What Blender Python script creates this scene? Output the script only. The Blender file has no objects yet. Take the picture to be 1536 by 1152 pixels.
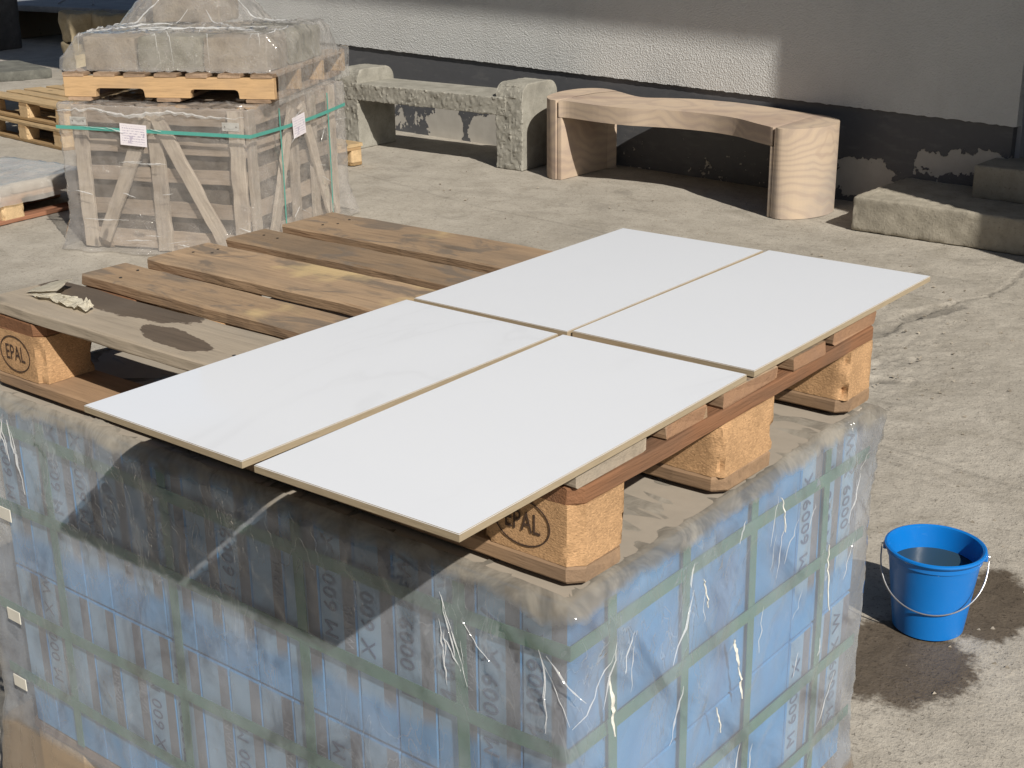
import bpy, bmesh, math, random
import numpy as np
from mathutils import Vector, Matrix, noise
rad = math.radians
SC = bpy.context.scene
COL = SC.collection

# ------------------------------------------------------------------ camera, sky, sun, exposure
cam = bpy.data.cameras.new('camera')
cam_ob = bpy.data.objects.new('camera', cam); COL.objects.link(cam_ob); SC.camera = cam_ob
cam.sensor_width = 36; cam.lens = 48.02; cam.clip_start = .05; cam.clip_end = 500
cam_ob.matrix_world = Matrix(((0.78378, -0.20189, 0.58731, 2.0226), (0.62097, 0.26909, -0.73620, -1.1493),
                              (-0.00941, 0.94172, 0.33627, 1.6562), (0, 0, 0, 1)))
SUN_EL, SUN_AZ = rad(38.9), rad(-25.0)          # azimuth counted from +X towards +Y
world = bpy.data.worlds.new('World'); SC.world = world; world.use_nodes = True
wn = world.node_tree.nodes; wl = world.node_tree.links
sky = wn.new('ShaderNodeTexSky'); sky.sky_type = 'NISHITA'; sky.sun_disc = False
sky.sun_elevation = SUN_EL; sky.sun_rotation = rad(90) - SUN_AZ
sky.air_density = 1.0; sky.dust_density = 1.0; sky.ozone_density = 1.0
wl.new(sky.outputs[0], wn['Background'].inputs[0]); wn['Background'].inputs[1].default_value = 0.05
sun = bpy.data.lights.new('sun', 'SUN'); sun.energy = 5.0; sun.angle = rad(.53); sun.color = (1, .94, .84)
sun_ob = bpy.data.objects.new('sun', sun); COL.objects.link(sun_ob)
sdir = Vector((math.cos(SUN_EL) * math.cos(SUN_AZ), math.cos(SUN_EL) * math.sin(SUN_AZ), math.sin(SUN_EL)))
sun_ob.rotation_euler = sdir.to_track_quat('Z', 'Y').to_euler(); sun_ob.location = (8, -6, 9)
vs = SC.view_settings; vs.view_transform = 'Standard'; vs.look = 'None'; vs.exposure = 0.10; vs.gamma = 1; vs.use_curve_mapping = False
SC.cycles.transparent_max_bounces = 14; SC.cycles.max_bounces = 6; SC.cycles.diffuse_bounces = 3; SC.cycles.glossy_bounces = 3

# ------------------------------------------------------------------ helpers: nodes
class G:
    def __init__(s, name):
        s.m = bpy.data.materials.new(name); s.m.use_nodes = True
        s.t = s.m.node_tree; s.b = s.t.nodes['Principled BSDF']; s.o = s.t.nodes['Material Output']
    def n(s, typ, ins=None, **at):
        k = s.t.nodes.new('ShaderNode' + typ)
        for a, v in at.items(): setattr(k, a, v)
        for i, v in (ins or {}).items(): s.set(k.inputs[i], v)
        return k
    def set(s, sock, v):
        if isinstance(v, bpy.types.NodeSocket): s.t.links.new(v, sock)
        elif isinstance(v, bpy.types.Node): s.t.links.new(v.outputs[0], sock)
        else:
            if sock.type == 'RGBA' and isinstance(v, tuple) and len(v) == 3: v = v + (1,)
            sock.default_value = v
    def P(s, **k):
        for a, v in k.items(): s.set(s.b.inputs[a.replace('_', ' ')], v)
    def math(s, op, a, b=0., clamp=False): return s.n('Math', {0: a, 1: b}, operation=op, use_clamp=clamp).outputs[0]
    def add(s, a, b): return s.math('ADD', a, b)
    def mul(s, a, b): return s.math('MULTIPLY', a, b)
    def mix(s, f, a, b, blend='MIX'):
        return s.n('Mix', {0: f, 6: a, 7: b}, data_type='RGBA', blend_type=blend, clamp_factor=True).outputs[2]
    def step(s, v, lo, hi): return s.n('MapRange', {0: v, 1: lo, 2: hi, 3: 0., 4: 1.}, interpolation_type='SMOOTHSTEP').outputs[0]
    def lin(s, v, lo, hi, a=0., b=1.): return s.n('MapRange', {0: v, 1: lo, 2: hi, 3: a, 4: b}).outputs[0]
    def noise(s, vec, scale, detail=4, rough=.55, dist=0., col=False):
        k = s.n('TexNoise', {'Vector': vec, 'Scale': scale, 'Detail': min(detail, 4), 'Roughness': rough, 'Distortion': dist})
        return k.outputs[1 if col else 0]
    def voro(s, vec, scale, feature='F1', out=0, rnd=1.):
        return s.n('TexVoronoi', {'Vector': vec, 'Scale': scale, 'Randomness': rnd}, feature=feature).outputs[out]
    def ramp(s, f, stops):
        k = s.n('ValToRGB', {0: f}); cr = k.color_ramp
        while len(cr.elements) < len(stops): cr.elements.new(.5)
        for e, (p, c) in zip(cr.elements, stops): e.position = p; e.color = tuple(c) + (1,)
        return k.outputs[0]
    def obj(s, rnd=True, scale=(1, 1, 1), off=53.):
        v = s.n('TexCoord').outputs['Object']
        if rnd:
            r = s.mul(s.n('ObjectInfo').outputs['Random'], off)
            v = s.n('VectorMath', {0: v, 1: s.n('CombineXYZ', {0: r, 1: r, 2: r}).outputs[0]}, operation='ADD').outputs[0]
        if scale != (1, 1, 1): v = s.n('VectorMath', {0: v, 1: scale}, operation='MULTIPLY').outputs[0]
        return v
    def scale(s, v, k): return s.n('VectorMath', {0: v, 1: k}, operation='MULTIPLY').outputs[0]
    def xyz(s, v):
        k = s.n('SeparateXYZ', {0: v}); return k.outputs[0], k.outputs[1], k.outputs[2]
    def bump(s, h, strength=.5, dist=.01, nrm=None):
        ins = {'Height': h, 'Strength': strength, 'Distance': dist}
        if nrm is not None: ins['Normal'] = nrm
        return s.n('Bump', ins).outputs[0]
    def rand(s): return s.n('ObjectInfo').outputs['Random']
    def ellipse(s, x, y, cx, cy, rx, ry, ang=0):
        c, sn = math.cos(ang), math.sin(ang)
        dx = s.add(x, -cx); dy = s.add(y, -cy)
        u = s.mul(s.add(s.mul(dx, c), s.mul(dy, sn)), 1 / rx); v = s.mul(s.add(s.mul(dx, -sn), s.mul(dy, c)), 1 / ry)
        return s.math('SQRT', s.add(s.mul(u, u), s.mul(v, v)))

def V3(c, k): return tuple(min(1, a * k) for a in c)

def wood(name, col, dirt=(.13, .11, .09), dirt_amt=.45, rough=.8, grain=1., extra=None, bump=.6, knots=True):
    g = G(name); v = g.obj(); lv = g.scale(v, (2.2, 26, 26))
    gr = g.noise(lv, 3.2 * grain, 6, .65, .35); fine = g.noise(g.scale(v, (6, 140, 140)), 2.5, 3, .6)
    blot = g.noise(g.scale(v, (2.2, 5, 5)), 1.6, 4, .6, .4)
    c = g.ramp(gr, [(.25, V3(col, .62)), (.48, V3(col, .92)), (.62, col), (.8, V3(col, 1.22))])
    c = g.mix(g.mul(fine, .35), c, V3(col, .45), 'MIX')
    if knots:
        kn = g.voro(g.scale(v, (3.2, 9, 9)), 1.0); c = g.mix(g.step(kn, .16, .07), c, V3(col, .35))
    c = g.mix(g.mul(g.step(blot, .42, .72), dirt_amt), c, dirt)
    val = g.lin(g.rand(), 0, 1, .78, 1.18)
    c = g.mix(1., c, g.n('CombineXYZ', {0: val, 1: val, 2: val}).outputs[0], 'MULTIPLY')
    h = g.add(g.mul(gr, .7), g.mul(fine, .5))
    if extra: c, h = extra(g, c, h)
    g.P(Base_Color=c, Roughness=g.lin(blot, .2, .8, rough - .1, rough + .1), Normal=g.bump(h, bump, .003))
    g.b.inputs['Specular IOR Level'].default_value = .25
    return g.m

def plain(name, col, rough=.6, metal=0., nscale=30, var=.15, bump=.1, bdist=.002):
    g = G(name); v = g.obj(); a = g.noise(v, nscale, 5, .6)
    c = g.mix(a, V3(col, 1 - var), V3(col, 1 + var))
    g.P(Base_Color=c, Roughness=rough, Metallic=metal, Normal=g.bump(a, bump, bdist)); return g.m

def stone(name, col, col2, nscale=9, speck=90, rough=.9, bump=.6, bdist=.006, band=None):
    g = G(name); v = g.obj(); a = g.noise(v, nscale, 8, .62, .3); b = g.noise(v, speck, 3, .7)
    c = g.ramp(a, [(.28, V3(col, .75)), (.5, col), (.72, col2)])
    c = g.mix(g.step(b, .55, .75), c, V3(col, .6)); c = g.mix(g.step(b, .36, .22), c, V3(col2, 1.2))
    g.P(Base_Color=c, Roughness=rough, Normal=g.bump(g.add(a, g.mul(b, .5)), bump, bdist))
    g.b.inputs['Specular IOR Level'].default_value = .2
    return g.m

# ------------------------------------------------------------------ helpers: objects
def tag(o, label=None, cat=None, group=None, kind=None):
    if label: o['label'] = label
    if cat: o['category'] = cat
    if group: o['group'] = group
    if kind: o['kind'] = kind
    return o
def thing(name, label, cat, loc=(0, 0, 0), rz=0., group=None):
    o = bpy.data.objects.new(name, None); COL.objects.link(o); o.location = loc; o.rotation_euler = (0, 0, rz)
    o.empty_display_size = .1
    return tag(o, label, cat, group)
def put(name, me, mat=None, parent=None, loc=(0, 0, 0), rot=(0, 0, 0)):
    if mat is not None and len(me.materials) == 0:
        for m in (mat if isinstance(mat, (list, tuple)) else [mat]): me.materials.append(m)
    o = bpy.data.objects.new(name, me); COL.objects.link(o); o.location = loc; o.rotation_euler = rot
    if parent is not None: o.parent = parent
    return o
def finish(bm, smooth=None, name='mesh'):
    bmesh.ops.recalc_face_normals(bm, faces=bm.faces[:])
    me = bpy.data.meshes.new(name); bm.to_mesh(me); bm.free()
    if smooth is not None: shade(me, smooth)
    return me
def shade(me, ang=None):
    me.polygons.foreach_set('use_smooth', [True] * len(me.polygons))
    if ang is not None and ang < 180: me.set_sharp_from_angle(angle=rad(ang))
    me.update(); return me
def raw(V, F, smooth=None):
    me = bpy.data.meshes.new('mesh'); me.from_pydata([tuple(map(float, p)) for p in V], [], [tuple(f) for f in F]); me.update()
    if smooth is not None: shade(me, smooth)
    return me
def fbm(p, H=1., oct=4): return noise.fractal(p, H, 2.0, oct, noise_basis='PERLIN_ORIGINAL')

def prism(poly, z0, z1, bev=0., seg=1, jit=0., seed=0):
    bm = bmesh.new(); r = random.Random(seed)
    lo = [bm.verts.new((x + r.uniform(-jit, jit), y + r.uniform(-jit, jit), z0)) for x, y in poly]
    hi = [bm.verts.new((x + r.uniform(-jit, jit), y + r.uniform(-jit, jit), z1)) for x, y in poly]
    n = len(poly)
    bm.faces.new(lo[::-1]); bm.faces.new(hi)
    for i in range(n): bm.faces.new((lo[i], lo[(i + 1) % n], hi[(i + 1) % n], hi[i]))
    if bev: bmesh.ops.bevel(bm, geom=bm.edges[:], offset=bev, segments=seg, affect='EDGES', profile=.6)
    return finish(bm, 40 if bev and seg > 1 else None)
def boxm(x0, x1, y0, y1, z0, z1, bev=.002, seg=1, jit=0., seed=0):
    return prism([(x0, y0), (x1, y0), (x1, y1), (x0, y1)], z0, z1, bev, seg, jit, seed)
def board(L, W, T, seed=0, jit=.0016, ch=.0025, segs=10, warp=.0, cut0=0., cut1=0.):
    """board along local X, centred on Y and Z, uneven sawn edges; cut = chamfer of the two corners at an end"""
    r = random.Random(seed); V = []; F = []
    xs = [-L / 2 + L * i / segs for i in range(segs + 1)]
    if cut0: xs = [xs[0], xs[0] + cut0] + [x for x in xs[1:] if x > xs[0] + cut0 + .005]
    if cut1: xs = [x for x in xs[:-1] if x < xs[-1] - cut1 - .005] + [xs[-1] - cut1, xs[-1]]
    w0 = r.uniform(-1, 1) * warp; n = len(xs)
    for i, x in enumerate(xs):
        w = W / 2 + r.uniform(-jit, jit) * .5; dy = r.uniform(-jit, jit) * .6; t = T / 2
        if cut0 and i == 0: w -= cut0
        if cut1 and i == n - 1: w -= cut1
        dz = w0 * (1 - (2 * x / L) ** 2) + r.uniform(-jit, jit) * .25; c = ch
        cs = [(-w, -t + c), (-w + c, -t), (w - c, -t), (w, -t + c), (w, t - c), (w - c, t), (-w + c, t), (-w, t - c)]
        for y, z in cs:
            V.append((x + (r.uniform(-jit, jit) if i in (0, n - 1) else 0), y + dy + r.uniform(-jit, jit) * .35, z + dz + r.uniform(-jit, jit) * .2))
    for i in range(n - 1):
        a, b = i * 8, i * 8 + 8
        for k in range(8): F.append((a + k, b + k, b + (k + 1) % 8, a + (k + 1) % 8))
    F.append(tuple(range(8))[::1]); F.append(tuple(range((n - 1) * 8, n * 8))[::-1])
    bm = bmesh.new(); vv = [bm.verts.new(p) for p in V]
    for f in F: bm.faces.new([vv[k] for k in f])
    return finish(bm)
def rstone(sx, sy, sz, res=.03, r=.01, amp=.004, freq=14, seed=0, rough=None, post=None, smooth=35, chip_=False):
    """stone block from z=0, centred in x,y; subdivided, rounded edges, displaced"""
    V = {}; F = []; P = []
    def vid(p):
        k = tuple(round(c, 5) for c in p)
        if k not in V: V[k] = len(P); P.append(Vector(p))
        return V[k]
    def axis(s):
        n = max(2, int(round(s / res)))
        a = [-s / 2 + s * i / n for i in range(n + 1)]
        return [a[0], a[0] + r * .5] + a[1:-1] + [a[-1] - r * .5, a[-1]] if s / n > r * .6 else a
    X, Y, Z = axis(sx), axis(sy), axis(sz)
    def grid(A, B, f):
        for i in range(len(A) - 1):
            for j in range(len(B) - 1):
                F.append([vid(f(A[i], B[j])), vid(f(A[i + 1], B[j])), vid(f(A[i + 1], B[j + 1])), vid(f(A[i], B[j + 1]))])
    for e in (-1, 1):
        grid(Y, Z, lambda a, b: (e * sx / 2, a, b)); grid(X, Z, lambda a, b: (a, e * sy / 2, b)); grid(X, Y, lambda a, b: (a, b, e * sz / 2))
    h = Vector((sx / 2 - r, sy / 2 - r, sz / 2 - r)); out = []
    so = Vector((seed * 3.1, seed * 7.7, seed * 1.3))
    for p in P:
        inner = Vector([max(-h[k], min(h[k], p[k])) for k in range(3)]); d = p - inner
        nn = d.normalized() if d.length > 1e-9 else Vector((0, 0, 1))
        q = inner + nn * r
        if post: q, nn = post(q, nn)
        k = amp * (rough(nn) if rough else 1.)
        if k:
            w = (fbm(q * freq + so, .9, 5) + .5 * fbm(q * freq * .35 + so, 1., 2)) if not chip_ else (1.1 * abs(fbm(q * freq * .8 + so, .7, 5)) + .8 * fbm(q * freq * .3 + so, 1., 2) - .4)
            q = q + nn * (k * w)
        out.append((q.x, q.y, q.z + sz / 2))
    bm = bmesh.new(); vv = [bm.verts.new(p) for p in out]
    for f in F: bm.faces.new([vv[k] for k in f])
    return finish(bm, smooth)
def tube(pts, rad_, sides=8, closed=False):
    V = []; F = []; n = len(pts); pts = [Vector(p) for p in pts]; up = Vector((.13, .21, .97)).normalized()
    for i, p in enumerate(pts):
        t = (pts[min(i + 1, n - 1)] - pts[max(i - 1, 0)]).normalized()
        a = t.cross(up).normalized(); b = t.cross(a)
        for k in range(sides):
            an = 2 * math.pi * k / sides; V.append(p + (a * math.cos(an) + b * math.sin(an)) * rad_)
    for i in range(n - 1):
        for k in range(sides):
            F.append((i * sides + k, i * sides + (k + 1) % sides, (i + 1) * sides + (k + 1) % sides, (i + 1) * sides + k))
    F.append(tuple(range(sides))); F.append(tuple(range((n - 1) * sides, n * sides)))
    bm = bmesh.new(); vv = [bm.verts.new(p) for p in V]
    for f in F: bm.faces.new([vv[k] for k in f])
    return finish(bm, 50)
def lathe(prof, n=64, smooth=40):
    V = []; F = []
    for r, z in prof:
        for k in range(n): a = 2 * math.pi * k / n; V.append((r * math.cos(a), r * math.sin(a), z))
    for i in range(len(prof) - 1):
        for k in range(n): F.append((i * n + k, i * n + (k + 1) % n, (i + 1) * n + (k + 1) % n, (i + 1) * n + k))
    return raw(V, F, smooth)
def sheet_strip(pts, normals, width_dir, w, t):
    """flat band through pts (centre line), width along width_dir, thickness t along normals"""
    V = []; F = []; wd = Vector(width_dir).normalized()
    for p, nrm in zip(pts, normals):
        p = Vector(p); nrm = Vector(nrm)
        V += [p - wd * w / 2, p + wd * w / 2, p + wd * w / 2 + nrm * t, p - wd * w / 2 + nrm * t]
    for i in range(len(pts) - 1):
        a, b = i * 4, i * 4 + 4
        for k in range(4): F.append((a + k, a + (k + 1) % 4, b + (k + 1) % 4, b + k))
    F.append((0, 1, 2, 3)); e = (len(pts) - 1) * 4; F.append((e, e + 1, e + 2, e + 3))
    bm = bmesh.new(); vv = [bm.verts.new(p) for p in V]
    for f in F: bm.faces.new([vv[k] for k in f])
    return finish(bm)
_txt = {}
def text_mesh(s, size, ext=.0004, sx=1., space=1.):
    key = (s, size, sx, ext)
    if key in _txt: return _txt[key]
    cu = bpy.data.curves.new('txt', 'FONT'); cu.body = s; cu.size = size; cu.align_x = 'CENTER'; cu.align_y = 'CENTER'
    cu.extrude = ext; cu.resolution_u = 3; cu.space_character = space
    o = bpy.data.objects.new('txt', cu); COL.objects.link(o); bpy.context.view_layer.update()
    me = bpy.data.meshes.new_from_object(o.evaluated_get(bpy.context.evaluated_depsgraph_get()))
    bpy.data.objects.remove(o); bpy.data.curves.remove(cu)
    if sx != 1.: me.transform(Matrix.Diagonal((sx, 1, 1, 1)))
    me.materials.clear(); _txt[key] = me; return me

# ------------------------------------------------------------------ ground
WALL_P = Vector((-3.78, 6.28, 0)); WALL_YAW = rad(-5.0)
CRACK = [(.3, 5.7), (.055, 5.137), (.091, 4.807), (.079, 4.597), (.0, 4.436), (-.05, 4.19), (-.07, 3.83), (-.2, 3.4), (-.3, 2.9), (-.5, 2.3)]
JOINT = [(-.6, 2.90), (.403, 2.728), (.66, 2.70), (.908, 2.654), (1.3, 2.60), (2.6, 2.45)]
JOINT2 = [(-4.4, 5.1), (-2.9, 4.72), (-1.4, 4.55), (.0, 4.43)]
def seg_dist(X, Y, pl, wob, amp):
    D = np.full(X.shape, 9.)
    for (ax, ay), (bx, by) in zip(pl[:-1], pl[1:]):
        dx, dy = bx - ax, by - ay; L2 = dx * dx + dy * dy
        t = np.clip(((X - ax) * dx + (Y - ay) * dy) / L2, 0, 1)
        D = np.minimum(D, np.hypot(X - ax - t * dx + wob * amp, Y - ay - t * dy + wob[::-1] * amp * .6))
    return D
def vnoise(X, Y, f, seed):
    """cheap value noise on arrays"""
    r = np.random.RandomState(seed); T = r.rand(256, 256)
    x = X * f + 1000.3; y = Y * f + 1000.7; xi = np.floor(x).astype(int); yi = np.floor(y).astype(int); fx = x - xi; fy = y - yi
    fx = fx * fx * (3 - 2 * fx); fy = fy * fy * (3 - 2 * fy)
    g = lambda a, b: T[a % 256, b % 256]
    return (g(xi, yi) * (1 - fx) + g(xi + 1, yi) * fx) * (1 - fy) + (g(xi, yi + 1) * (1 - fx) + g(xi + 1, yi + 1) * fx) * fy - .5
def build_ground():
    xs = np.concatenate([np.array([-70, -45, -30]), np.linspace(-22, -8, 30), np.linspace(-7.8, -1.0, 140), np.linspace(-.98, 1.7, 235), np.linspace(1.75, 3.5, 30), np.array([4, 5, 7, 12, 20, 40, 70])])
    ys = np.concatenate([np.array([-60, -40, -20, -10, -6, -3]), np.linspace(-2, .9, 40), np.linspace(.93, 2.4, 100), np.linspace(2.412, 5.3, 250), np.linspace(5.34, 8, 60), np.linspace(8.3, 18, 24), np.array([24, 34, 50, 75])])
    X, Y = np.meshgrid(xs, ys); ny, nx = X.shape
    fine = ((X > -7.8) & (X < 3.5) & (Y > -2) & (Y < 8)).astype(float)
    Z = (vnoise(X, Y, .8, 1) * .006 + vnoise(X, Y, 3.1, 2) * .003 + (vnoise(X, Y, 12, 3) * .0022 + vnoise(X, Y, 33, 4) * .0025 + vnoise(X, Y, 57, 14) * .002) * fine)
    wob = vnoise(X, Y, 22, 5) + .6 * vnoise(X, Y, 60, 6)
    d = seg_dist(X, Y, CRACK, wob, .02); cm = np.clip(1 - d / .011, 0, 1); Z -= .008 * cm; DIRT = np.clip(1 - d / .012, 0, 1) * .9
    d2 = np.minimum(seg_dist(X, Y, JOINT, wob, .012), seg_dist(X, Y, JOINT2, wob, .02)); Z -= .006 * np.clip(1 - d2 / .011, 0, 1); DIRT = np.maximum(DIRT, np.clip(1 - d2 / .012, 0, 1) * .6)
    # broken-out hollows along the crack
    for cx, cy, rx, ry, an, dep in ((-.03, 4.24, .21, .055, 1.25, .013), (-.09, 3.86, .13, .05, 1.4, .012), (-.17, 3.42, .1, .06, 1.2, .012), (.14, 3.30, .10, .03, .5, .01)):
        c, s = math.cos(an), math.sin(an); u = ((X - cx) * c + (Y - cy) * s) / rx; v = (-(X - cx) * s + (Y - cy) * c) / ry
        m = np.clip((1.2 - np.hypot(u, v) - wob * .55) / .45, 0, 1); Z -= dep * m * (1 + .5 * vnoise(X, Y, 40, 9)); DIRT = np.maximum(DIRT, m * .55)
    # spalled rough area beside the pallet
    m = np.clip(1.2 - np.hypot((X + .05) / .42, (Y - 3.35) / .75) - wob * .6, 0, 1) * fine
    Z += m * (np.abs(vnoise(X, Y, 26, 11)) * -.02 + vnoise(X, Y, 48, 12) * .007)
    V = np.stack([X, Y, Z], -1).reshape(-1, 3); ids = np.arange(nx * ny).reshape(ny, nx)
    Fq = np.stack([ids[:-1, :-1], ids[:-1, 1:], ids[1:, 1:], ids[1:, :-1]], -1).reshape(-1, 4)
    me = bpy.data.meshes.new('ground'); me.vertices.add(len(V)); me.vertices.foreach_set('co', V.ravel())
    me.loops.add(Fq.size); me.loops.foreach_set('vertex_index', Fq.ravel().astype(np.int32))
    me.polygons.add(len(Fq)); me.polygons.foreach_set('loop_start', np.arange(0, Fq.size, 4, dtype=np.int32))
    me.update(calc_edges=True); me.validate(); shade(me, 40)
    at = me.attributes.new('dirt', 'FLOAT', 'POINT'); at.data.foreach_set('value', DIRT.ravel().astype(np.float32))
    g = G('concrete'); v = g.obj(False); x, y, z = g.xyz(v)
    big = g.noise(v, .8, 4, .6, .3); mid = g.noise(v, 4.5, 6, .68, .5); fin = g.noise(v, 30, 5, .72, .3); gran = g.noise(g.scale(v, (1.4, 1, 1)), 95, 3, .65, .5)
    c = g.ramp(mid, [(.25, (.28, .254, .212)), (.45, (.360, .330, .284)), (.6, (.404, .372, .322)), (.8, (.460, .428, .373))])
    c = g.mix(g.mul(g.step(big, .45, .7), .4), c, (.25, .228, .195))
    c = g.mix(g.mul(g.step(fin, .55, .70), .5), c, (.19, .168, .14)); c = g.mix(g.mul(g.step(fin, .43, .28), .45), c, (.50, .455, .385))
    c = g.mix(g.mul(g.step(gran, .60, .68), .75), c, (.10, .09, .078)); c = g.mix(g.mul(g.step(gran, .36, .28), .6), c, (.56, .52, .45))
    stn = g.noise(g.scale(v, (1.2, 2.6, 1)), 1.7, 5, .65, .8); c = g.mix(g.mul(g.step(stn, .56, .70), .35), c, (.16, .148, .13))
    spk = g.noise(g.scale(v, (1, 1.3, 1)), 52, 4, .75, .2); c = g.mix(g.mul(g.step(spk, .59, .67), .65), c, (.13, .115, .10)); c = g.mix(g.mul(g.step(spk, .36, .31), .4), c, (.58, .54, .47))
    c = g.mix(g.n('Attribute', attribute_name='dirt').outputs['Fac'], c, (.13, .12, .105))
    # wet patch round the bucket
    dn = g.noise(v, 8, 4, .7); wb = g.add(g.mul(g.add(dn, -.5), .8), g.mul(g.add(g.noise(v, 42, 4, .7), -.5), .55))
    e1 = g.ellipse(x, y, 1.0, 1.52, .19, .20, .5); e2 = g.ellipse(x, y, 1.08, 1.90, .115, .20, .15)
    w = g.step(g.add(g.math('MINIMUM', e1, e2), wb), 1.10, .82)
    c = g.mix(w, c, g.mix(1., c, (.30, .265, .235), 'MULTIPLY'))
    hgt = g.add(g.add(g.mul(fin, .7), g.mul(spk, .6)), g.mul(gran, .35))
    g.P(Base_Color=c, Roughness=g.lin(w, 0, 1, .92, .5), Normal=g.bump(hgt, .75, .007)); g.b.inputs['Specular IOR Level'].default_value = .25
    tag(put('ground', me, g.m), kind='structure')
build_ground()

# ------------------------------------------------------------------ building
def stucco():
    g = G('stucco'); v = g.obj(False); a = g.noise(v, 125, 4, .6, .6); b = g.voro(v, 105); big = g.noise(v, 1.3, 4, .6)
    c = g.mix(g.step(big, .4, .75), (.64, .65, .65), (.57, .58, .58)); c = g.mix(g.mul(g.noise(v, 9, 4, .6), .25), c, (.48, .47, .45)); c = g.mix(g.mul(g.step(g.noise(g.scale(v, (5, 1, .5)), 1.5, 4, .65), .5, .75), .12), c, (.42, .41, .39))
    g.P(Base_Color=c, Roughness=.95, Normal=g.bump(g.add(g.mul(a, .8), g.mul(b, .7)), .75, .0065)); g.b.inputs['Specular IOR Level'].default_value = .15
    return g.m
def plinth_mat():
    g = G('peeling_plinth_paint'); v = g.obj(False); x, y, z = g.xyz(v)
    n1 = g.noise(g.scale(v, (1, 1, 1.)), 5.5, 6, .62, .5); n2 = g.noise(v, 22, 4, .6, .4)
    big = g.math('MAXIMUM', g.math('MAXIMUM', g.step(g.ellipse(x, z, -.78, .08, .21, .21), 1.2, .4), g.step(g.ellipse(x, z, -.34, .08, .24, .18), 1.2, .4)),
                 g.math('MAXIMUM', g.step(g.ellipse(x, z, 2.62, .15, .25, .15), 1.25, .2), g.step(g.ellipse(x, z, 3.18, .30, .36, .10, .12), 1.3, .2)))
    low = g.math('MAXIMUM', g.step(z, .34, .02), g.mul(g.step(g.ellipse(x, z, -1.2, .13, .35, .2), 1.2, .3), 2.4))
    lim = g.add(.745, g.add(g.mul(big, -.40), g.mul(low, -.085)))
    pm = g.step(g.math('SUBTRACT', g.add(g.mul(n1, .8), g.mul(n2, .25)), lim), -.008, .008)
    small = g.mul(g.step(g.noise(v, 34, 3, .5), .685, .70), g.step(z, .30, .1)); pm = g.math('MAXIMUM', pm, small)
    paint = g.mix(n2, (.085, .088, .097), (.105, .108, .118)); paint = g.mix(g.mul(g.step(g.noise(g.scale(v, (2, 2, 7)), 3, 5, .6), .5, .75), .5), paint, (.16, .16, .165))
    under = g.mix(g.noise(v, 14, 5, .6), (.40, .375, .335), (.56, .535, .49))
    g.P(Base_Color=g.mix(pm, paint, under), Roughness=g.lin(pm, 0, 1, .6, .92), Normal=g.bump(g.add(g.mul(pm, -1.), g.mul(n2, .12)), 1., .006))
    return g.m
def build_building():
    t = thing('yard_building', 'light stucco building with peeling dark grey plinth behind the benches', 'building', WALL_P, WALL_YAW)
    st = stucco(); dark = plain('dark_soffit', (.09, .085, .08), .8); trim = plain('reveal_paint', (.30, .31, .34), .8, 0, 20, .2)
    SE = 3.46; SL = -4.25          # wall ends along local x
    eb = lambda s: .568 - .0154 * s   # bottom edge of the render coat sags slightly along the wall
    r = random.Random(5); n = 360; V = []; F = []
    for i in range(n + 1):
        s = SL + (SE - SL) * i / n; e = eb(s) + r.uniform(-.003, .003)
        V += [(s, 0, e), (s, 0, 5.0), (s, .06, e), (s, .06, 5.0)]
    for i in range(n):
        a = i * 4; b = a + 4; F += [(a, b, b + 1, a + 1), (a + 2, a, b, b + 2)[::-1]]
    F += [(0, 1, 3, 2), (n * 4, n * 4 + 2, n * 4 + 3, n * 4 + 1)]
    put('stucco_wall', raw(V, F), st, t)
    # the corner return beside the entrance
    put('corner_reveal', boxm(SE - .05, SE + .003, .062, .8, .10, 5.0, .002), trim, t)
    put('end_wall', boxm(SL + .012, SL + .2, .07, 5.5, .002, 5.0, .002), st, t)
    me = boxm(SL + .01, SE - .02, .014, .30, -.05, .75, .003); put('plinth', me, plinth_mat(), t)
    put('back_wall', boxm(SL, 6.2, 5.5, 5.7, .002, 5.0, .002), st, t)
    put('entrance_door', boxm(SE + .1, SE + 1.2, .75, .80, .36, 2.5, .004), plain('door_grey', (.1, .1, .11), .5), t)
    put('entrance_wall', boxm(SE + .004, SE + 1.7, .81, 1.0, .002, 5.0, .002), st, t)
    # eaves: their front edge throws the shadow line along the wall
    ov = 1.75; k = math.tan(SUN_EL) / 1.0
    s = Vector((math.cos(SUN_AZ - WALL_YAW), math.sin(SUN_AZ - WALL_YAW))); drop = math.tan(SUN_EL) * ov / (-s.y)
    zs = lambda a: .872 - .0258 * (a - .1 - ov * s.x / -s.y) + drop
    V = []; L0, L1 = -4.7, 9.5
    for a in (L0, L1):
        V += [(a, -ov, zs(a)), (a, -ov, zs(a) + .14), (a, 6.2, zs(a) + .95), (a, 6.2, zs(a) + .81)]
    put('roof', raw(V, [(0, 1, 2, 3), (4, 7, 6, 5), (0, 4, 5, 1), (1, 5, 6, 2), (3, 2, 6, 7), (0, 3, 7, 4)]), dark, t)
    # projecting porch wall right of the picture
    put('porch_wall', boxm(5.36, 5.62, -1.23, 1.0, .002, 4.1, .004), st, t)
    return t
build_building()
def sky_block_building():  # added building out of view, put in to block sky and deepen the shade
    t = thing('sky_block_building', 'added unseen grey building behind the viewpoint, blocking sky light', 'building', (-9, -8.5, 0), 0)
    m = plain('sky_block_render', (.30, .29, .27), .9)
    put('wall', boxm(-20, 15, -8, 0, -.02, 11, .01), m, t); put('roof', boxm(-20.4, 15.4, -8.4, .5, 11.01, 11.3, .02), plain('sky_block_roof', (.1, .09, .09), .8), t)
    dm = plain('sky_block_glass', (.05, .06, .07), .15)
    for k in range(7): put('window', boxm(-.8, .8, -.01, .03, 0, 1.4, .01), dm, t, (-17 + k * 5, .02, 1.6))
sky_block_building()

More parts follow.
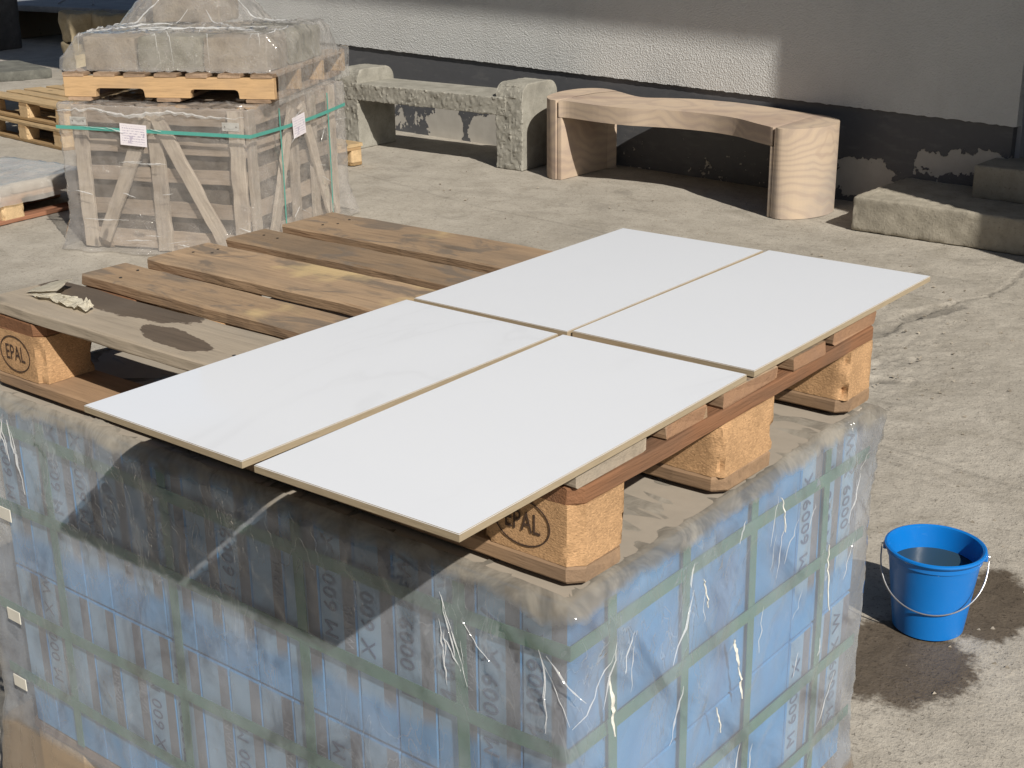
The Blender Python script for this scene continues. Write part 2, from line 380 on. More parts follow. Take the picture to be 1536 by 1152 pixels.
# ------------------------------------------------------------------ entrance steps
step_m = stone('step_concrete', (.33, .30, .245), (.40, .365, .30), 7, 60, .92, .9, .006)
yaw_s = rad(-1.5)
o = put('concrete_step', rstone(1.75, .66, .178, .022, .014, .005, 22, 3), step_m, None, (-.935 + .875, 5.385 + .335, 0), (0, 0, yaw_s))
tag(o, 'wide low concrete step slab on the ground beside the curved bench', 'step')
o = put('concrete_step', rstone(1.2, .36, .17, .03, .012, .003, 22, 4), step_m, None, (.16, 5.90, .176), (0, 0, yaw_s))
tag(o, 'upper concrete step lying in shade on the wide low slab', 'step')

# ------------------------------------------------------------------ wood materials
def stains(g, c, h):
    v = g.n('TexCoord').outputs['Object']; x, y, z = g.xyz(v)          # board centred at x=.6, y=.0725
    n = g.mul(g.add(g.noise(g.scale(v, (1, 2, 1)), 16, 6, .65), -.5), .9)
    a = g.ellipse(x, y, -.415, .052, .215, .048, -.03); b = g.ellipse(x, y, -.175, -.022, .085, .029, -.12)
    m = g.math('MAXIMUM', g.step(g.add(a, n), 1.02, .95), g.step(g.add(b, n), 1.02, .96))
    m = g.mul(m, g.step(z, .006, .0105))
    c = g.mix(g.mul(g.noise(v, 6, 4, .6), .5), c, (.36, .325, .275))
    return g.mix(m, c, g.mix(1., c, (.33, .30, .29), 'MULTIPLY')), h
def topdirt(g, c, h):
    v = g.obj(); n = g.noise(g.scale(v, (3, 7, 7)), 2.2, 6, .65, .6)
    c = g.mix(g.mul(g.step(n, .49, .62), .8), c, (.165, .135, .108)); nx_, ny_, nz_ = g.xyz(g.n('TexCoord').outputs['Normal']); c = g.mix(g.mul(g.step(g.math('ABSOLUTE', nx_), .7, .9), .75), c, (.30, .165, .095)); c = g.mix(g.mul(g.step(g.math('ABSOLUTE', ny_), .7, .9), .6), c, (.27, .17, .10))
    return g.mix(g.mul(g.step(g.noise(v, 4.2, 4, .5), .62, .70), .75), c, (.56, .42, .22)), h
deck_m = wood('weathered_deck_wood', (.385, .27, .172), (.185, .145, .108), .6, .88, bump=.9, extra=topdirt)
deck_wet = wood('stained_deck_wood', (.42, .345, .26), (.24, .21, .175), .5, .85, extra=stains)
cross_m = wood('red_brown_wood', (.235, .115, .06), (.10, .07, .05), .6, .85, bump=1.)
skid_m = wood('brown_skid_wood', (.33, .215, .13), (.12, .09, .07), .5, .8)
end_m = wood('grey_board_wood', (.33, .25, .175), (.16, .13, .11), .4, .85)
def chip(name, col):
    g = G(name); v = g.obj(); a = g.noise(g.scale(v, (1, 1, 1.8)), 260, 3, .6, .3); b = g.noise(v, 14, 5, .65); cc = g.voro(g.scale(v, (1, 1, 2)), 330, out=1)
    r_, g_, b_ = g.xyz(cc)
    c = g.ramp(b, [(.3, V3(col, .8)), (.55, col), (.75, V3(col, 1.15))])
    c = g.mix(g.mul(g.step(r_, .55, .95), .4), c, V3(col, .5)); c = g.mix(g.mul(g.step(g_, .7, .95), .4), c, V3(col, 1.5))
    c = g.mix(g.mul(g.step(a, .6, .75), .5), c, V3(col, .4))
    g.P(Base_Color=c, Roughness=.9, Normal=g.bump(g.add(a, g.mul(r_, .4)), .6, .002)); g.b.inputs['Specular IOR Level'].default_value = .15
    return g.m
chip_m = chip('pressed_chip_block', (.47, .29, .155))
chip2_m = chip('pale_chip_block', (.58, .42, .245))
stamp_m = plain('burnt_stamp', (.055, .03, .018), .9, 0, 200, .4)
nail_m = plain('nail_steel', (.12, .11, .10), .5, .8)

def nails(parent, pts, z):
    bm = bmesh.new()
    for x, y in pts:
        bmesh.ops.create_circle(bm, cap_ends=True, segments=8, radius=.003, matrix=Matrix.Translation((x, y, z)))
    tag(put('nail_heads', finish(bm), nail_m, parent), kind='stuff')

RNG = random.Random(11)
def chipblock(sx, sy, sz, seed, cham=()):
    bm = bmesh.new(); c = .016
    poly = []
    for k, (x, y) in enumerate(((-sx / 2, -sy / 2), (sx / 2, -sy / 2), (sx / 2, sy / 2), (-sx / 2, sy / 2))):
        if k in cham:
            dx, dy = (c if x < 0 else -c), (c if y < 0 else -c)
            pts = [(x, y + dy), (x + dx, y)]
            if k in (1, 3): pts = pts[::-1]
            poly += pts
        else: poly.append((x, y))
    r = random.Random(seed); n = len(poly); ring = []
    per = []
    for i in range(n):
        a, b = Vector(poly[i]), Vector(poly[(i + 1) % n]); m = max(1, int((b - a).length / .008))
        per += [a.lerp(b, k / m) for k in range(m)]
    rows = 11; V = []; F = []; N = len(per)
    for j in range(rows):
        z = sz * j / (rows - 1)
        for p in per:
            q = Vector((p.x, p.y, z)); w = fbm(q * 55 + Vector((seed * 5.1, 0, 0)), .9, 3)
            d = Vector((p.x / sx, p.y / sy, 0)); m = max(abs(d.x), abs(d.y)); e = min(abs(d.x), abs(d.y)) / .5
            ck = max(0, e - .8) / .2 * max(0, fbm(q * 38 + Vector((seed, 3, 1)), .9, 3) + .1) * .022; V.append(q + d.normalized() * (.0009 * w - ck - (.004 * max(0, e - .86) / .14)))
    for j in range(rows - 1):
        for i in range(N): F.append((j * N + i, j * N + (i + 1) % N, (j + 1) * N + (i + 1) % N, (j + 1) * N + i))
    F.append(tuple(range(N))[::-1]); F.append(tuple(range((rows - 1) * N, rows * N)))
    return raw(V, F, 45)

def oval(rx, ry, w, n=40):
    V = []; F = []
    for k in range(n):
        a = 2 * math.pi * k / n; c, s = math.cos(a), math.sin(a)
        V += [(rx * c, ry * s, 0), ((rx + w) * c, (ry + w) * s, 0), ((rx + w) * c, (ry + w) * s, .0005), (rx * c, ry * s, .0005)]
    for k in range(n):
        a = k * 4; b = ((k + 1) % n) * 4
        F += [(a, a + 1, b + 1, b)[::-1], (a + 1, a + 2, b + 2, b + 1)[::-1], (a + 2, a + 3, b + 3, b + 2)[::-1], (a + 3, a, b, b + 3)[::-1]]
    return raw(V, F)
OVAL = oval(.040, .029, .0018)

def euro_pallet(label, loc, rz, group=None, mats=None, stamp=False, hero=False, seed=0, rx=0.):
    """1.2 x 0.8 x 0.144 block pallet: local x = 1.2 m, y = 0.8 m"""
    dk, cr, bk, sk = mats or (deck_m, cross_m, chip_m, skid_m)
    t = thing('wooden_pallet', label, 'pallet', loc, rz, group); t.rotation_euler.x = rx
    ys = [.0725, .23625, .40, .56375, .7275]; ws = [.145, .10, .145, .10, .145]
    for i in range(5):
        m = deck_wet if (hero and i == 0) else dk
        L = 1.2 + RNG.uniform(-.006, .002)
        b = put('deck_board', board(L, ws[i] + RNG.uniform(-.003, .003), .0215, seed * 50 + i, .0022, .003, 22, .0025), m, t,
                (.6 + RNG.uniform(-.003, .003), ys[i], .133), (0, 0, RNG.uniform(-.002, .002)))
        pts = []
        for bx in (.0725, .6, 1.1275):
            for q in range(3 if ws[i] > .12 else 2):
                pts.append((bx - .6 + RNG.uniform(-.04, .04), (RNG.uniform(-.4, .4)) * ws[i] * .8))
        if hero: nails(b, pts, .0118)
    for bx in (.0725, .6, 1.1275):
        w = .145
        put('cross_board', board(.80, w, .0215, seed * 50 + 10 + int(bx * 9), .0012, .002, 12, 0, .016, .016), cr, t, (bx, .4, .111), (0, 0, rad(90)))
    for j, (by, bw) in enumerate(((.05, .10), (.40, .145), (.75, .10))):
        for i, bx in enumerate((.0725, .6, 1.1275)):
            ch = ()
            if (i, j) == (0, 0): ch = (0,)
            if (i, j) == (2, 0): ch = (1,)
            if (i, j) == (2, 2): ch = (2,)
            if (i, j) == (0, 2): ch = (3,)
            blk = put('block', chipblock(.145, bw, .078, seed * 20 + i * 3 + j, ch), bk, t, (bx, by, .0222))
            if stamp and j == 0 and i != 1:
                cx = -.008 if i == 2 else .0
                st = put('stamp_ring', OVAL, stamp_m, blk, (cx, -bw / 2 - .0011, .040), (rad(90), 0, 0))
                st2 = put('stamp_letters', text_mesh('EPAL', .037, .0002, .68), stamp_m, blk, (cx, -bw / 2 - .0012, .040), (rad(90), 0, 0))
        put('skid_board', board(1.2, bw + .004, .0215, seed * 50 + 30 + j, .0015, .003, 16, 0, .016, .016), sk, t, (.6, by, .011), (0, 0, 0))
    return t

# ------------------------------------------------------------------ tile stack under the pallet
def carton_mat():
    g = G('printed_blue_carton'); v = g.n('TexCoord').outputs['Object']; x, y, z = g.xyz(v)     # carton centred, x width .07, end faces at -y
    n = g.noise(g.obj(), 9, 5, .6); rn = g.rand()
    blue = g.mix(n, (.055, .235, .52), (.09, .32, .62)); pale = g.mix(n, (.19, .325, .49), (.27, .415, .57)); taupe = g.mix(n, (.14, .142, .17), (.195, .195, .22))
    stripe = g.step(x, .0095, .0105)           # right 0.025 of the width is the taupe band
    c = g.mix(stripe, pale, taupe)
    fade = g.step(g.add(z, g.mul(g.add(n, -.5), .06)), -.075, -.105); c = g.mix(fade, c, blue)
    nx, ny, nz = g.xyz(g.n('TexCoord').outputs['Normal'])
    endf = g.step(g.math('ABSOLUTE', ny), .8, .9)
    side = g.mix(g.mul(g.step(g.noise(g.scale(g.obj(), (1, 3, 1)), 3, 4, .6), .45, .75), .75), blue, (.06, .13, .30))
    c = g.mix(endf, side, c); val = g.lin(rn, 0, 1, .88, 1.1)
    c = g.mix(1., c, g.n('CombineXYZ', {0: val, 1: val, 2: val}).outputs[0], 'MULTIPLY')
    g.P(Base_Color=c, Roughness=.55); return g.m
strap_m = plain('green_strap', (.065, .175, .12), .45, 0, 60, .2)
ink_m = plain('dark_print', (.075, .12, .22), .7); ink2_m = plain('pale_print', (.25, .25, .28), .7)
def film_mat(name, base=.3, amp=.35, col=(.60, .63, .66), dust=(.40, .355, .29), dust_z=None, streak=(3, 3, 14), rough=.22, skirt=None, gloss=.9, smear=0.):
    """thin plastic film: see-through with milky folds; dust lies where dust_z says"""
    g = G(name); v = g.obj(False); x, y, z = g.xyz(v)
    t = g.t; t.nodes.remove(g.b)
    st = g.noise(g.scale(g.n('VectorRotate', {'Vector': v, 'Angle': .6, 'Axis': (1., .1, .1)}).outputs[0], streak), 2.4, 2, .55, .4); fold = g.noise(g.scale(v, streak), 4.2, 2, .5, 1.8); big = g.noise(v, 3.3, 2, .6, .5)
    ridge = g.mul(g.step(g.math('ABSOLUTE', g.add(fold, -.5)), .022, .003), g.step(big, .45, .62))
    op = g.add(base, g.mul(g.add(g.mul(g.lin(st, .25, .8), .6), g.mul(g.step(big, .35, .7), .4)), amp))
    op = g.add(op, g.mul(ridge, .14))
    sc = col
    if smear:
        sq = g.mul(g.step(g.noise(g.scale(g.n('VectorRotate', {'Vector': v, 'Angle': -.7, 'Axis': (1., .3, .1)}).outputs[0], (7, 7, 1.6)), 1.7, 4, .65, .5), .44, .70), smear)
        sc = g.mix(sq, col, (.20, .20, .22)); op = g.add(op, g.mul(sq, .22))
    if dust_z:
        d = g.step(g.add(z, g.mul(g.add(g.noise(g.scale(v, (1.3, 1.3, .7)), 9, 4, .7, .6), -.5), dust_z[2])), dust_z[0], dust_z[1])
        dn_ = g.noise(v, 11, 4, .7, .8); op = g.math('MAXIMUM', op, g.mul(d, g.lin(dn_, .3, .7, .99, .72))); dc = g.mix(g.step(dn_, .3, .7), V3(dust, 1.15), V3(dust, .62)); sc = g.mix(d, sc, dc)
    if skirt:
        k = g.step(z, skirt[1], skirt[0]); op = g.math('MAXIMUM', op, g.mul(k, .62)); sc = g.mix(k, sc, (.36, .29, .22))
    op = g.math('MINIMUM', op, 1.)
    nb = g.bump(g.add(g.mul(st, 1.1), g.mul(ridge, .12)), .5, .02); nd = g.bump(st, .18, .006)
    dif = g.n('BsdfDiffuse', {'Color': sc, 'Roughness': .6, 'Normal': nd}); trl = g.n('BsdfTranslucent', {'Color': sc})
    scat = g.n('MixShader', {0: .45, 1: dif.outputs[0], 2: trl.outputs[0]})
    base_ = g.n('MixShader', {0: op, 1: g.n('BsdfTransparent', {'Color': (.97, .975, .98, 1)}).outputs[0], 2: scat.outputs[0]})
    cosi = g.math('ABSOLUTE', g.n('VectorMath', {0: g.n('NewGeometry').outputs['Incoming'], 1: nb}, operation='DOT_PRODUCT').outputs['Value'])
    fr = g.add(.045, g.mul(g.math('POWER', g.math('SUBTRACT', 1., cosi, True), 5.), .9)); gl = g.n('BsdfGlossy', {'Color': (1, 1, 1, 1), 'Roughness': rough, 'Normal': nb})
    gf = g.mul(fr, gloss)
    if dust_z: gf = g.mul(gf, g.lin(d, 0, 1, 1, .3))
    out = g.n('MixShader', {0: gf, 1: base_.outputs[0], 2: gl.outputs[0]})
    t.links.new(out.outputs[0], g.o.inputs[0]); return g.m

CREASE = None
def crease(parent, pts, w, seed, nrm=(0, 0, 1)):
    """a bunched fold of film with its glint in the pale colour: thin ragged ribbon along pts, raised in the middle"""
    global CREASE
    if CREASE is None: CREASE = film_mat('bunched_film_glint', .42, .35, (.86, .87, .88), streak=(14, 14, 14), rough=.08, gloss=1.3)  # whiter, denser film: the crinkle highlights are put into the fold colour
    r = random.Random(seed); V = []; F = []; P = [Vector(p) for p in pts]; n = len(P); nr = Vector(nrm)
    for i, p in enumerate(P):
        t = (P[min(i + 1, n - 1)] - P[max(i - 1, 0)]).normalized(); sd = t.cross(nr).normalized()
        k = w * (.12 + .88 * math.sin(math.pi * (i + .3) / n)) * r.uniform(.45, 1.25)
        p = p + sd * r.uniform(-.25, .25) * w
        V += [p - sd * k / 2, p - sd * k * .1 + nr * k * .55, p + sd * k * .15 + nr * k * .3, p + sd * k / 2]
    for i in range(n - 1):
        for m in range(3): F.append((i * 4 + m, i * 4 + m + 1, i * 4 + 5 + m, i * 4 + 4 + m))
    return put('film_fold_glint', raw(V, F, 60), CREASE, parent)
def lerp_line(a, b, n, fz=None):
    out = []
    for i in range(n):
        p = Vector(a).lerp(Vector(b), i / (n - 1)); out.append(fz(p) if fz else p)
    return out

def wrap_mesh(x0, x1, y0, y1, z0, z1, r, step, disp, top=True, flare=None, shoulder=.03, closed_top=True):
    """film wrapped round a box: ring walls, rounded shoulder and top"""
    per = []
    def arc(cx, cy, a0):
        for k in range(5): a = a0 + math.pi / 2 * k / 4; per.append((Vector((cx + r * math.cos(a), cy + r * math.sin(a))), Vector((math.cos(a), math.sin(a)))))
    def line(ax, ay, bx, by, nx, ny):
        m = max(2, int(math.hypot(bx - ax, by - ay) / step))
        for k in range(1, m): per.append((Vector((ax + (bx - ax) * k / m, ay + (by - ay) * k / m)), Vector((nx, ny))))
    line(x0 + r, y0, x1 - r, y0, 0, -1); arc(x1 - r, y0 + r, -math.pi / 2); line(x1, y0 + r, x1, y1 - r, 1, 0); arc(x1 - r, y1 - r, 0)
    line(x1 - r, y1, x0 + r, y1, 0, 1); arc(x0 + r, y1 - r, math.pi / 2); line(x0, y1 - r, x0, y0 + r, -1, 0); arc(x0 + r, y0 + r, math.pi)
    N = len(per); rows = []
    nz = int((z1 - shoulder - z0) / step)
    for j in range(nz + 1): rows.append((0, z0 + (z1 - shoulder - z0) * j / nz, 0.))
    if top:
        for j in range(1, 6): a = math.pi / 2 * j / 5; rows.append((shoulder * (1 - math.cos(a)), z1 - shoulder + shoulder * math.sin(a), a / (math.pi / 2)))
        for k in (.05, .08, .12, .17, .23, .3): rows.append((k, z1, 1.))
    V = []; F = []; cx, cy = (x0 + x1) / 2, (y0 + y1) / 2
    hw = Vector(((x1 - x0) / 2, (y1 - y0) / 2))
    for j, (ins, z, up) in enumerate(rows):
        for p, nrm in per:
            q = Vector((p.x - cx, p.y - cy)); q = Vector((max(-hw.x + ins, min(hw.x - ins, q.x)), max(-hw.y + ins, min(hw.y - ins, q.y))))
            pt = Vector((cx + q.x, cy + q.y, z)); d = disp(pt, nrm, up)
            f = flare(pt, nrm) if flare else 0.
            pt = pt + Vector((nrm.x, nrm.y, 0)) * ((1 - up) * d + f) + Vector((0, 0, up * d))
            V.append(pt)
    for j in range(len(rows) - 1):
        for i in range(N): F.append((j * N + i, j * N + (i + 1) % N, (j + 1) * N + (i + 1) % N, (j + 1) * N + i))
    return raw(V, F, 180)

def tile_stack():
    t = thing('tile_carton_stack', 'film wrapped stack of blue tile cartons with green straps under the front pallet', 'tile stack')
    cm = carton_mat(); cme = boxm(-.0345, .0345, -.29, .29, -.1565, .1565, .002); cme.materials.append(cm)
    las = [text_mesh(q, .036, .0003, 1.0, 1.1) for q in ('M 6009 X', 'X 600 M', 'M 0009 X W')]; lb = text_mesh('WAMAN', .021, .0003, 1., 1.2); lb.materials.append(ink2_m)
    for q in las: q.materials.append(ink_m)
    for layer in range(2):
        zc = .7275 - layer * .317
        for k in range(17):
            xc = 1.166 - k * .0702
            b = put('carton', cme, None, t, (xc, .272, zc), (0, 0, 0))
            if RNG.random() < .6:
                put('carton_print', las[RNG.randrange(3)], None, b, (-.012, -.2912, .03 + RNG.uniform(-.035, .035)), (rad(90), rad(-90), 0))
            if RNG.random() < .4: put('carton_print', lb, None, b, (.022, -.2912, .04 + RNG.uniform(-.03, .03)), (rad(90), rad(-90), 0))
        for k in range(3):
            b = put('carton', cme, None, t, (.912, .598 + .0702 * k, zc), (0, 0, rad(90)))
            put('carton_print', las[k], None, b, (-.012, -.2912, .035), (rad(90), rad(-90), 0))
    put('cover_board', boxm(-.02, 1.20, -.018, .772, .8862, .8925, .002), plain('cover_card', (.33, .29, .24), .9), t)
    # base under the cartons
    for j in range(6): put('base_board', board(1.2, .11, .022, 700 + j), skid_m, t, (.59, .04 + j * .13, .238))
    for j in range(3):
        for i in range(3): put('base_block', boxm(-.07, .07, -.05, .05, 0, .19, .003), chip2_m, t, (.06 + i * .53, .04 + j * .335, .0365))
        put('base_runner', board(1.2, .1, .022, 720 + j), skid_m, t, (.59, .04 + j * .335, .0145))
    # green straps: uprights then bands
    yf, xr = -.0245, 1.2075
    for x in (.152, .46, .748, 1.038):
        put('strap', sheet_strip([(x, yf, .26), (x + .004, yf, .6), (x, yf, .866)], [(0, -1, 0)] * 3, (1, 0, 0), .019, .0012), strap_m, t)
    for y in (.068, .238, .418, .645):
        put('strap', sheet_strip([(xr, y + .004, .26), (xr, y, .6), (xr, y - .008, .866)], [(1, 0, 0)] * 3, (0, 1, 0), .018, .0012), strap_m, t)
    seal = plain('strap_seal_white', (.62, .60, .54), .5)
    for zc in (.828, .688, .488, .350):
        pts = []; nr = []
        for k in range(13): x = -.045 + (1.2075 + .045) * k / 12; pts.append((x, yf - .0014, zc + .006 * math.sin(x * 4 + zc * 9))); nr.append((0, -1, 0))
        pts[-1] = (1.209, yf - .0014, zc); nr[-1] = (.7, -.7, 0)
        for k in range(1, 9): y = yf + (.785 - yf) * k / 8; pts.append((xr + .0014, y, zc - .010 * (k / 8) + .005 * math.sin(y * 5))); nr.append((1, 0, 0))
        b = put('strap', sheet_strip(pts, nr, (0, 0, 1), .020, .0012), strap_m, t)
        if zc < .8:
            put('strap_seal', boxm(-.019, .019, -.0018, .0, -.0115, .0115, .0005), seal, b, (.062 - (.828 - zc) * .09, -.0465, zc - .001))
    def disp(p, n, up):
        w = fbm(Vector((p.x * 7, p.y * 7, p.z * 2.4)), .9, 4) * .006 + fbm(p * 26 + Vector((5, 1, 7)), .9, 3) * .0022
        if up < 1 and p.z > .80:   # gathered folds under the shoulder
            u = p.x if abs(n.y) > .5 else p.y
            w += .009 * math.sin(u * 78 + 9 * fbm(Vector((u * 5, p.z * 3, 1)), 1, 2)) * ((p.z - .80) / .1) * max(0, fbm(Vector((u * 6, 3, 2)), 1, 2) + .35)
        u_ = (p.x if abs(n.y) > .5 else p.y); k_ = max(0, (p.z - .55) / .35) * (1 if p.z < .85 else .55) if up < 1 else .5
        rd = max(0, .16 - abs(fbm(Vector((u_ * 11 + p.z * 7, p.z * 4, n.x * 3)), .9, 2))) / .16
        w += .0055 * rd * (.25 + k_)
        rd2 = max(0, .14 - abs(fbm(Vector((u_ * 21 - p.z * 16, p.z * 9, 4 + n.x * 3)), .9, 2))) / .14; w += .003 * rd2 * (.3 + k_)
        if up == 0 and p.z > .85: w *= max(.25, 1 - (p.z - .85) * 40)
        if 0 < up < 1: w *= .25
        if up == 1:
            rd = max(0, .2 - abs(fbm(Vector((p.x * 15, p.y * 15, 2)), .9, 3))) / .2
            w = w * .6 - .010 + .006 * rd + .003 * fbm(p * 30, .9, 3)
        return w
    def flare(p, n):
        f = 0.
        dc = math.hypot(p.x - 1.23, p.y + .04)                      # corner ears
        f += .016 * math.exp(-(dc / .07) ** 2) * math.exp(-((p.z - .86) / .05) ** 2)
        dc = math.hypot(p.x - 1.23, p.y - .79); f += .018 * math.exp(-(dc / .06) ** 2) * math.exp(-((p.z - .895) / .05) ** 2)
        if p.z < .30: f += (.30 - p.z) * .16 + .012 * math.sin(p.x * 23 + p.y * 31) * (.30 - p.z) / .3
        if n.x < -.5: f += .05 * max(0, (.75 - p.z))
        return f
    me = wrap_mesh(-.03, 1.222, -.038, .788, .012, .8985, .02, .0085, disp, True, flare, .03)
    put('stretch_film', me, film_mat('stack_film', .20, .30, (.60, .635, .69), (.41, .378, .328), (.864, .888, .045), (4.5, 4.5, 1.8), .11, (.245, .262), 1., .9), t)
    def onf(p):
        if p.y < -.02: q = Vector((p.x, -.038, p.z)); return Vector((p.x, -.038 - disp(q, Vector((0, -1)), 0) - flare(q, Vector((0, -1))) - .0008, p.z))
        q = Vector((1.222, p.y, p.z)); return Vector((1.222 + disp(q, Vector((1, 0)), 0) + flare(q, Vector((1, 0))) + .0008, p.y, p.z))
    fr_ = random.Random(77)
    for k in range(9):      # left top corner of the front
        x = .0 + .012 * k; z = .875 - fr_.uniform(0, .03)
        crease(t, lerp_line((x, -.038, z), (x + fr_.uniform(-.03, .03), -.038, z - fr_.uniform(.05, .13)), 9, onf), fr_.uniform(.002, .005), 300 + k, (0, -1, 0))
    for k in range(11):     # right end of the front, falling away from the corner
        x = 1.20 - fr_.uniform(0, .19); z = .86 - fr_.uniform(0, .08)
        crease(t, lerp_line((x, -.038, z), (x + fr_.uniform(.0, .05), -.038, z - fr_.uniform(.04, .12)), 9, onf), fr_.uniform(.0012, .0035), 320 + k, (0, -1, 0))
    for k in range(26):     # right face, raked diagonally
        y = fr_.uniform(-.01, .74); z = fr_.choice((.86, .84, .82, .7, .6, .5)) - fr_.uniform(0, .04); L = fr_.uniform(.025, .09)
        crease(t, lerp_line((1.222, y, z), (1.222, y - L * fr_.uniform(.1, .7), z - L), 9, onf), fr_.uniform(.001, .0032), 340 + k, (1, 0, 0))
    # torn white slits and loose shreds on the film
    shred = plain('torn_white_film', (.70, .69, .63), .5); r = random.Random(3)
    for y, z, L, w in ((.03, .735, .10, .007), (.02, .63, .05, .009), (.345, .655, .05, .008), (.36, .60, .06, .006), (.47, .82, .06, .003), (.62, .66, .12, .003), (.30, .57, .05, .003), (.25, .79, .05, .003)):
        n = 14; V = []; F = []
        for k in range(n):
            u = k / (n - 1); ww = w * (.25 + .75 * math.sin(math.pi * u)) * r.uniform(.6, 1.15) + .0003; dy = y + .016 * u + r.uniform(-.0006, .0006); zz = z + L * (.5 - u)
            q = Vector((1.222, dy, zz)); x = 1.222 + disp(q, Vector((1, 0)), 0) + .0004
            V += [(x, dy - ww / 2, zz), (x + .0008, dy, zz), (x, dy + ww / 2, zz), (x - .002, dy, zz)]
        for k in range(n - 1):
            for m in range(4): F.append((k * 4 + m, k * 4 + (m + 1) % 4, k * 4 + 4 + (m + 1) % 4, k * 4 + 4 + m))
        put('film_tear', raw(V, F), shred, t)
    return t
tile_stack()

# ------------------------------------------------------------------ the front pallet
euro_pallet('worn wooden pallet with EPAL stamped blocks lying on the blue carton stack', (0, 0, .900), 0, stamp=True, hero=True, seed=1)

# crumpled card scrap on its front board
def scrap():
    r = random.Random(8); bm = bmesh.new()
    def sheet(a, b, c, d, n, m, amp, seed):
        g = []
        for i in range(n):
            u = i / (n - 1); row = []
            for j in range(m):
                w = j / (m - 1); p = (Vector(a) * (1 - u) + Vector(b) * u) * (1 - w) + (Vector(d) * (1 - u) + Vector(c) * u) * w
                k = amp * (.3 + u); q = fbm(Vector((u * 6 + seed, w * 4, seed)), .8, 3)
                row.append(bm.verts.new((p.x + r.uniform(-.002, .002), p.y + .004 * q + r.uniform(-.002, .002), max(.001, p.z + k * abs(q)))))
            g.append(row)
        for i in range(n - 1):
            for j in range(m - 1): bm.faces.new((g[i][j], g[i + 1][j], g[i + 1][j + 1], g[i][j + 1]))
    sheet((.036, .054, .002), (.098, .074, .010), (.082, .118, .020), (.022, .112, .004), 7, 6, .003, 1.)
    sheet((.044, .047, .001), (.214, .046, .002), (.206, .070, .006), (.098, .070, .008), 18, 5, .014, 4.)
    bmesh.ops.solidify(bm, geom=bm.faces[:], thickness=-.0009)
    o = put('card_scrap', finish(bm), plain('torn_card', (.74, .69, .57), .85, 0, 40, .15, .4), None, (0, 0, 1.0455))
    tag(o, 'crumpled torn cream card scrap on the stained front board of the pallet', 'card scrap')
scrap()

# ------------------------------------------------------------------ four white tiles
def tile_mats():
    g = G('white_glaze'); v = g.obj(off=9.); n = g.noise(g.scale(v, (1, .6, 1)), 2.6, 6, .5, .7); m2 = g.noise(v, 1.4, 3, .5)
    vein = g.mul(g.step(g.math('ABSOLUTE', g.add(n, -.5)), .018, .0), g.step(m2, .45, .6))
    soft = g.mul(g.step(g.math('ABSOLUTE', g.add(n, -.5)), .10, .0), g.step(m2, .4, .65))
    c = g.mix(g.add(g.mul(vein, .14), g.mul(soft, .08)), (.765, .795, .85), (.60, .62, .66))
    g.P(Base_Color=c, Roughness=g.lin(g.noise(v, 7, 4, .6),   .3, .7, .03, .08)); g.b.inputs['Specular IOR Level'].default_value = .5
    e = G('tile_body'); w = e.obj(); a = e.noise(e.scale(w, (6, 6, 60)), 6, 4, .6)
    e.P(Base_Color=e.mix(a, (.25, .195, .125), (.39, .32, .22)), Roughness=.85, Normal=e.bump(a, .3, .002))
    return [g.m, e.m]
TM = tile_mats()
def tile_mesh():
    bm = bmesh.new(); w, l, h = .15, .30, .0092
    bmesh.ops.create_cube(bm, size=1, matrix=Matrix.Translation((0, 0, h / 2)) @ Matrix.Diagonal((2 * w, 2 * l, h, 1)))
    ed = [e for e in bm.edges if all(v.co.z > h * .9 for v in e.verts)]
    bmesh.ops.bevel(bm, geom=ed, offset=.0009, segments=2, affect='EDGES')
    bm.faces.ensure_lookup_table()
    for f in bm.faces: f.material_index = 0 if f.normal.z > .3 else 1
    me = bpy.data.meshes.new('tile'); bm.to_mesh(me); bm.free()
    for m in TM: me.materials.append(m)
    return me
tmesh = tile_mesh()
for lab, x, y, a in (('white glazed tile at the far left, next to the bare pallet boards', .7431, .6929, .0077),
                     ('white glazed tile at the far right, nearest the curved bench', 1.0490, .7020, .0026),
                     ('white glazed tile at the near left, overhanging the carton stack', .7401, .0784, -.0029),
                     ('white glazed tile at the near right, above the EPAL block', 1.0536, .0817, .0163)):
    tag(put('floor_tile', tmesh, None, None, (x, y, 1.0461), (0, 0, a)), lab, 'tile', 'white tiles laid out on the pallet')

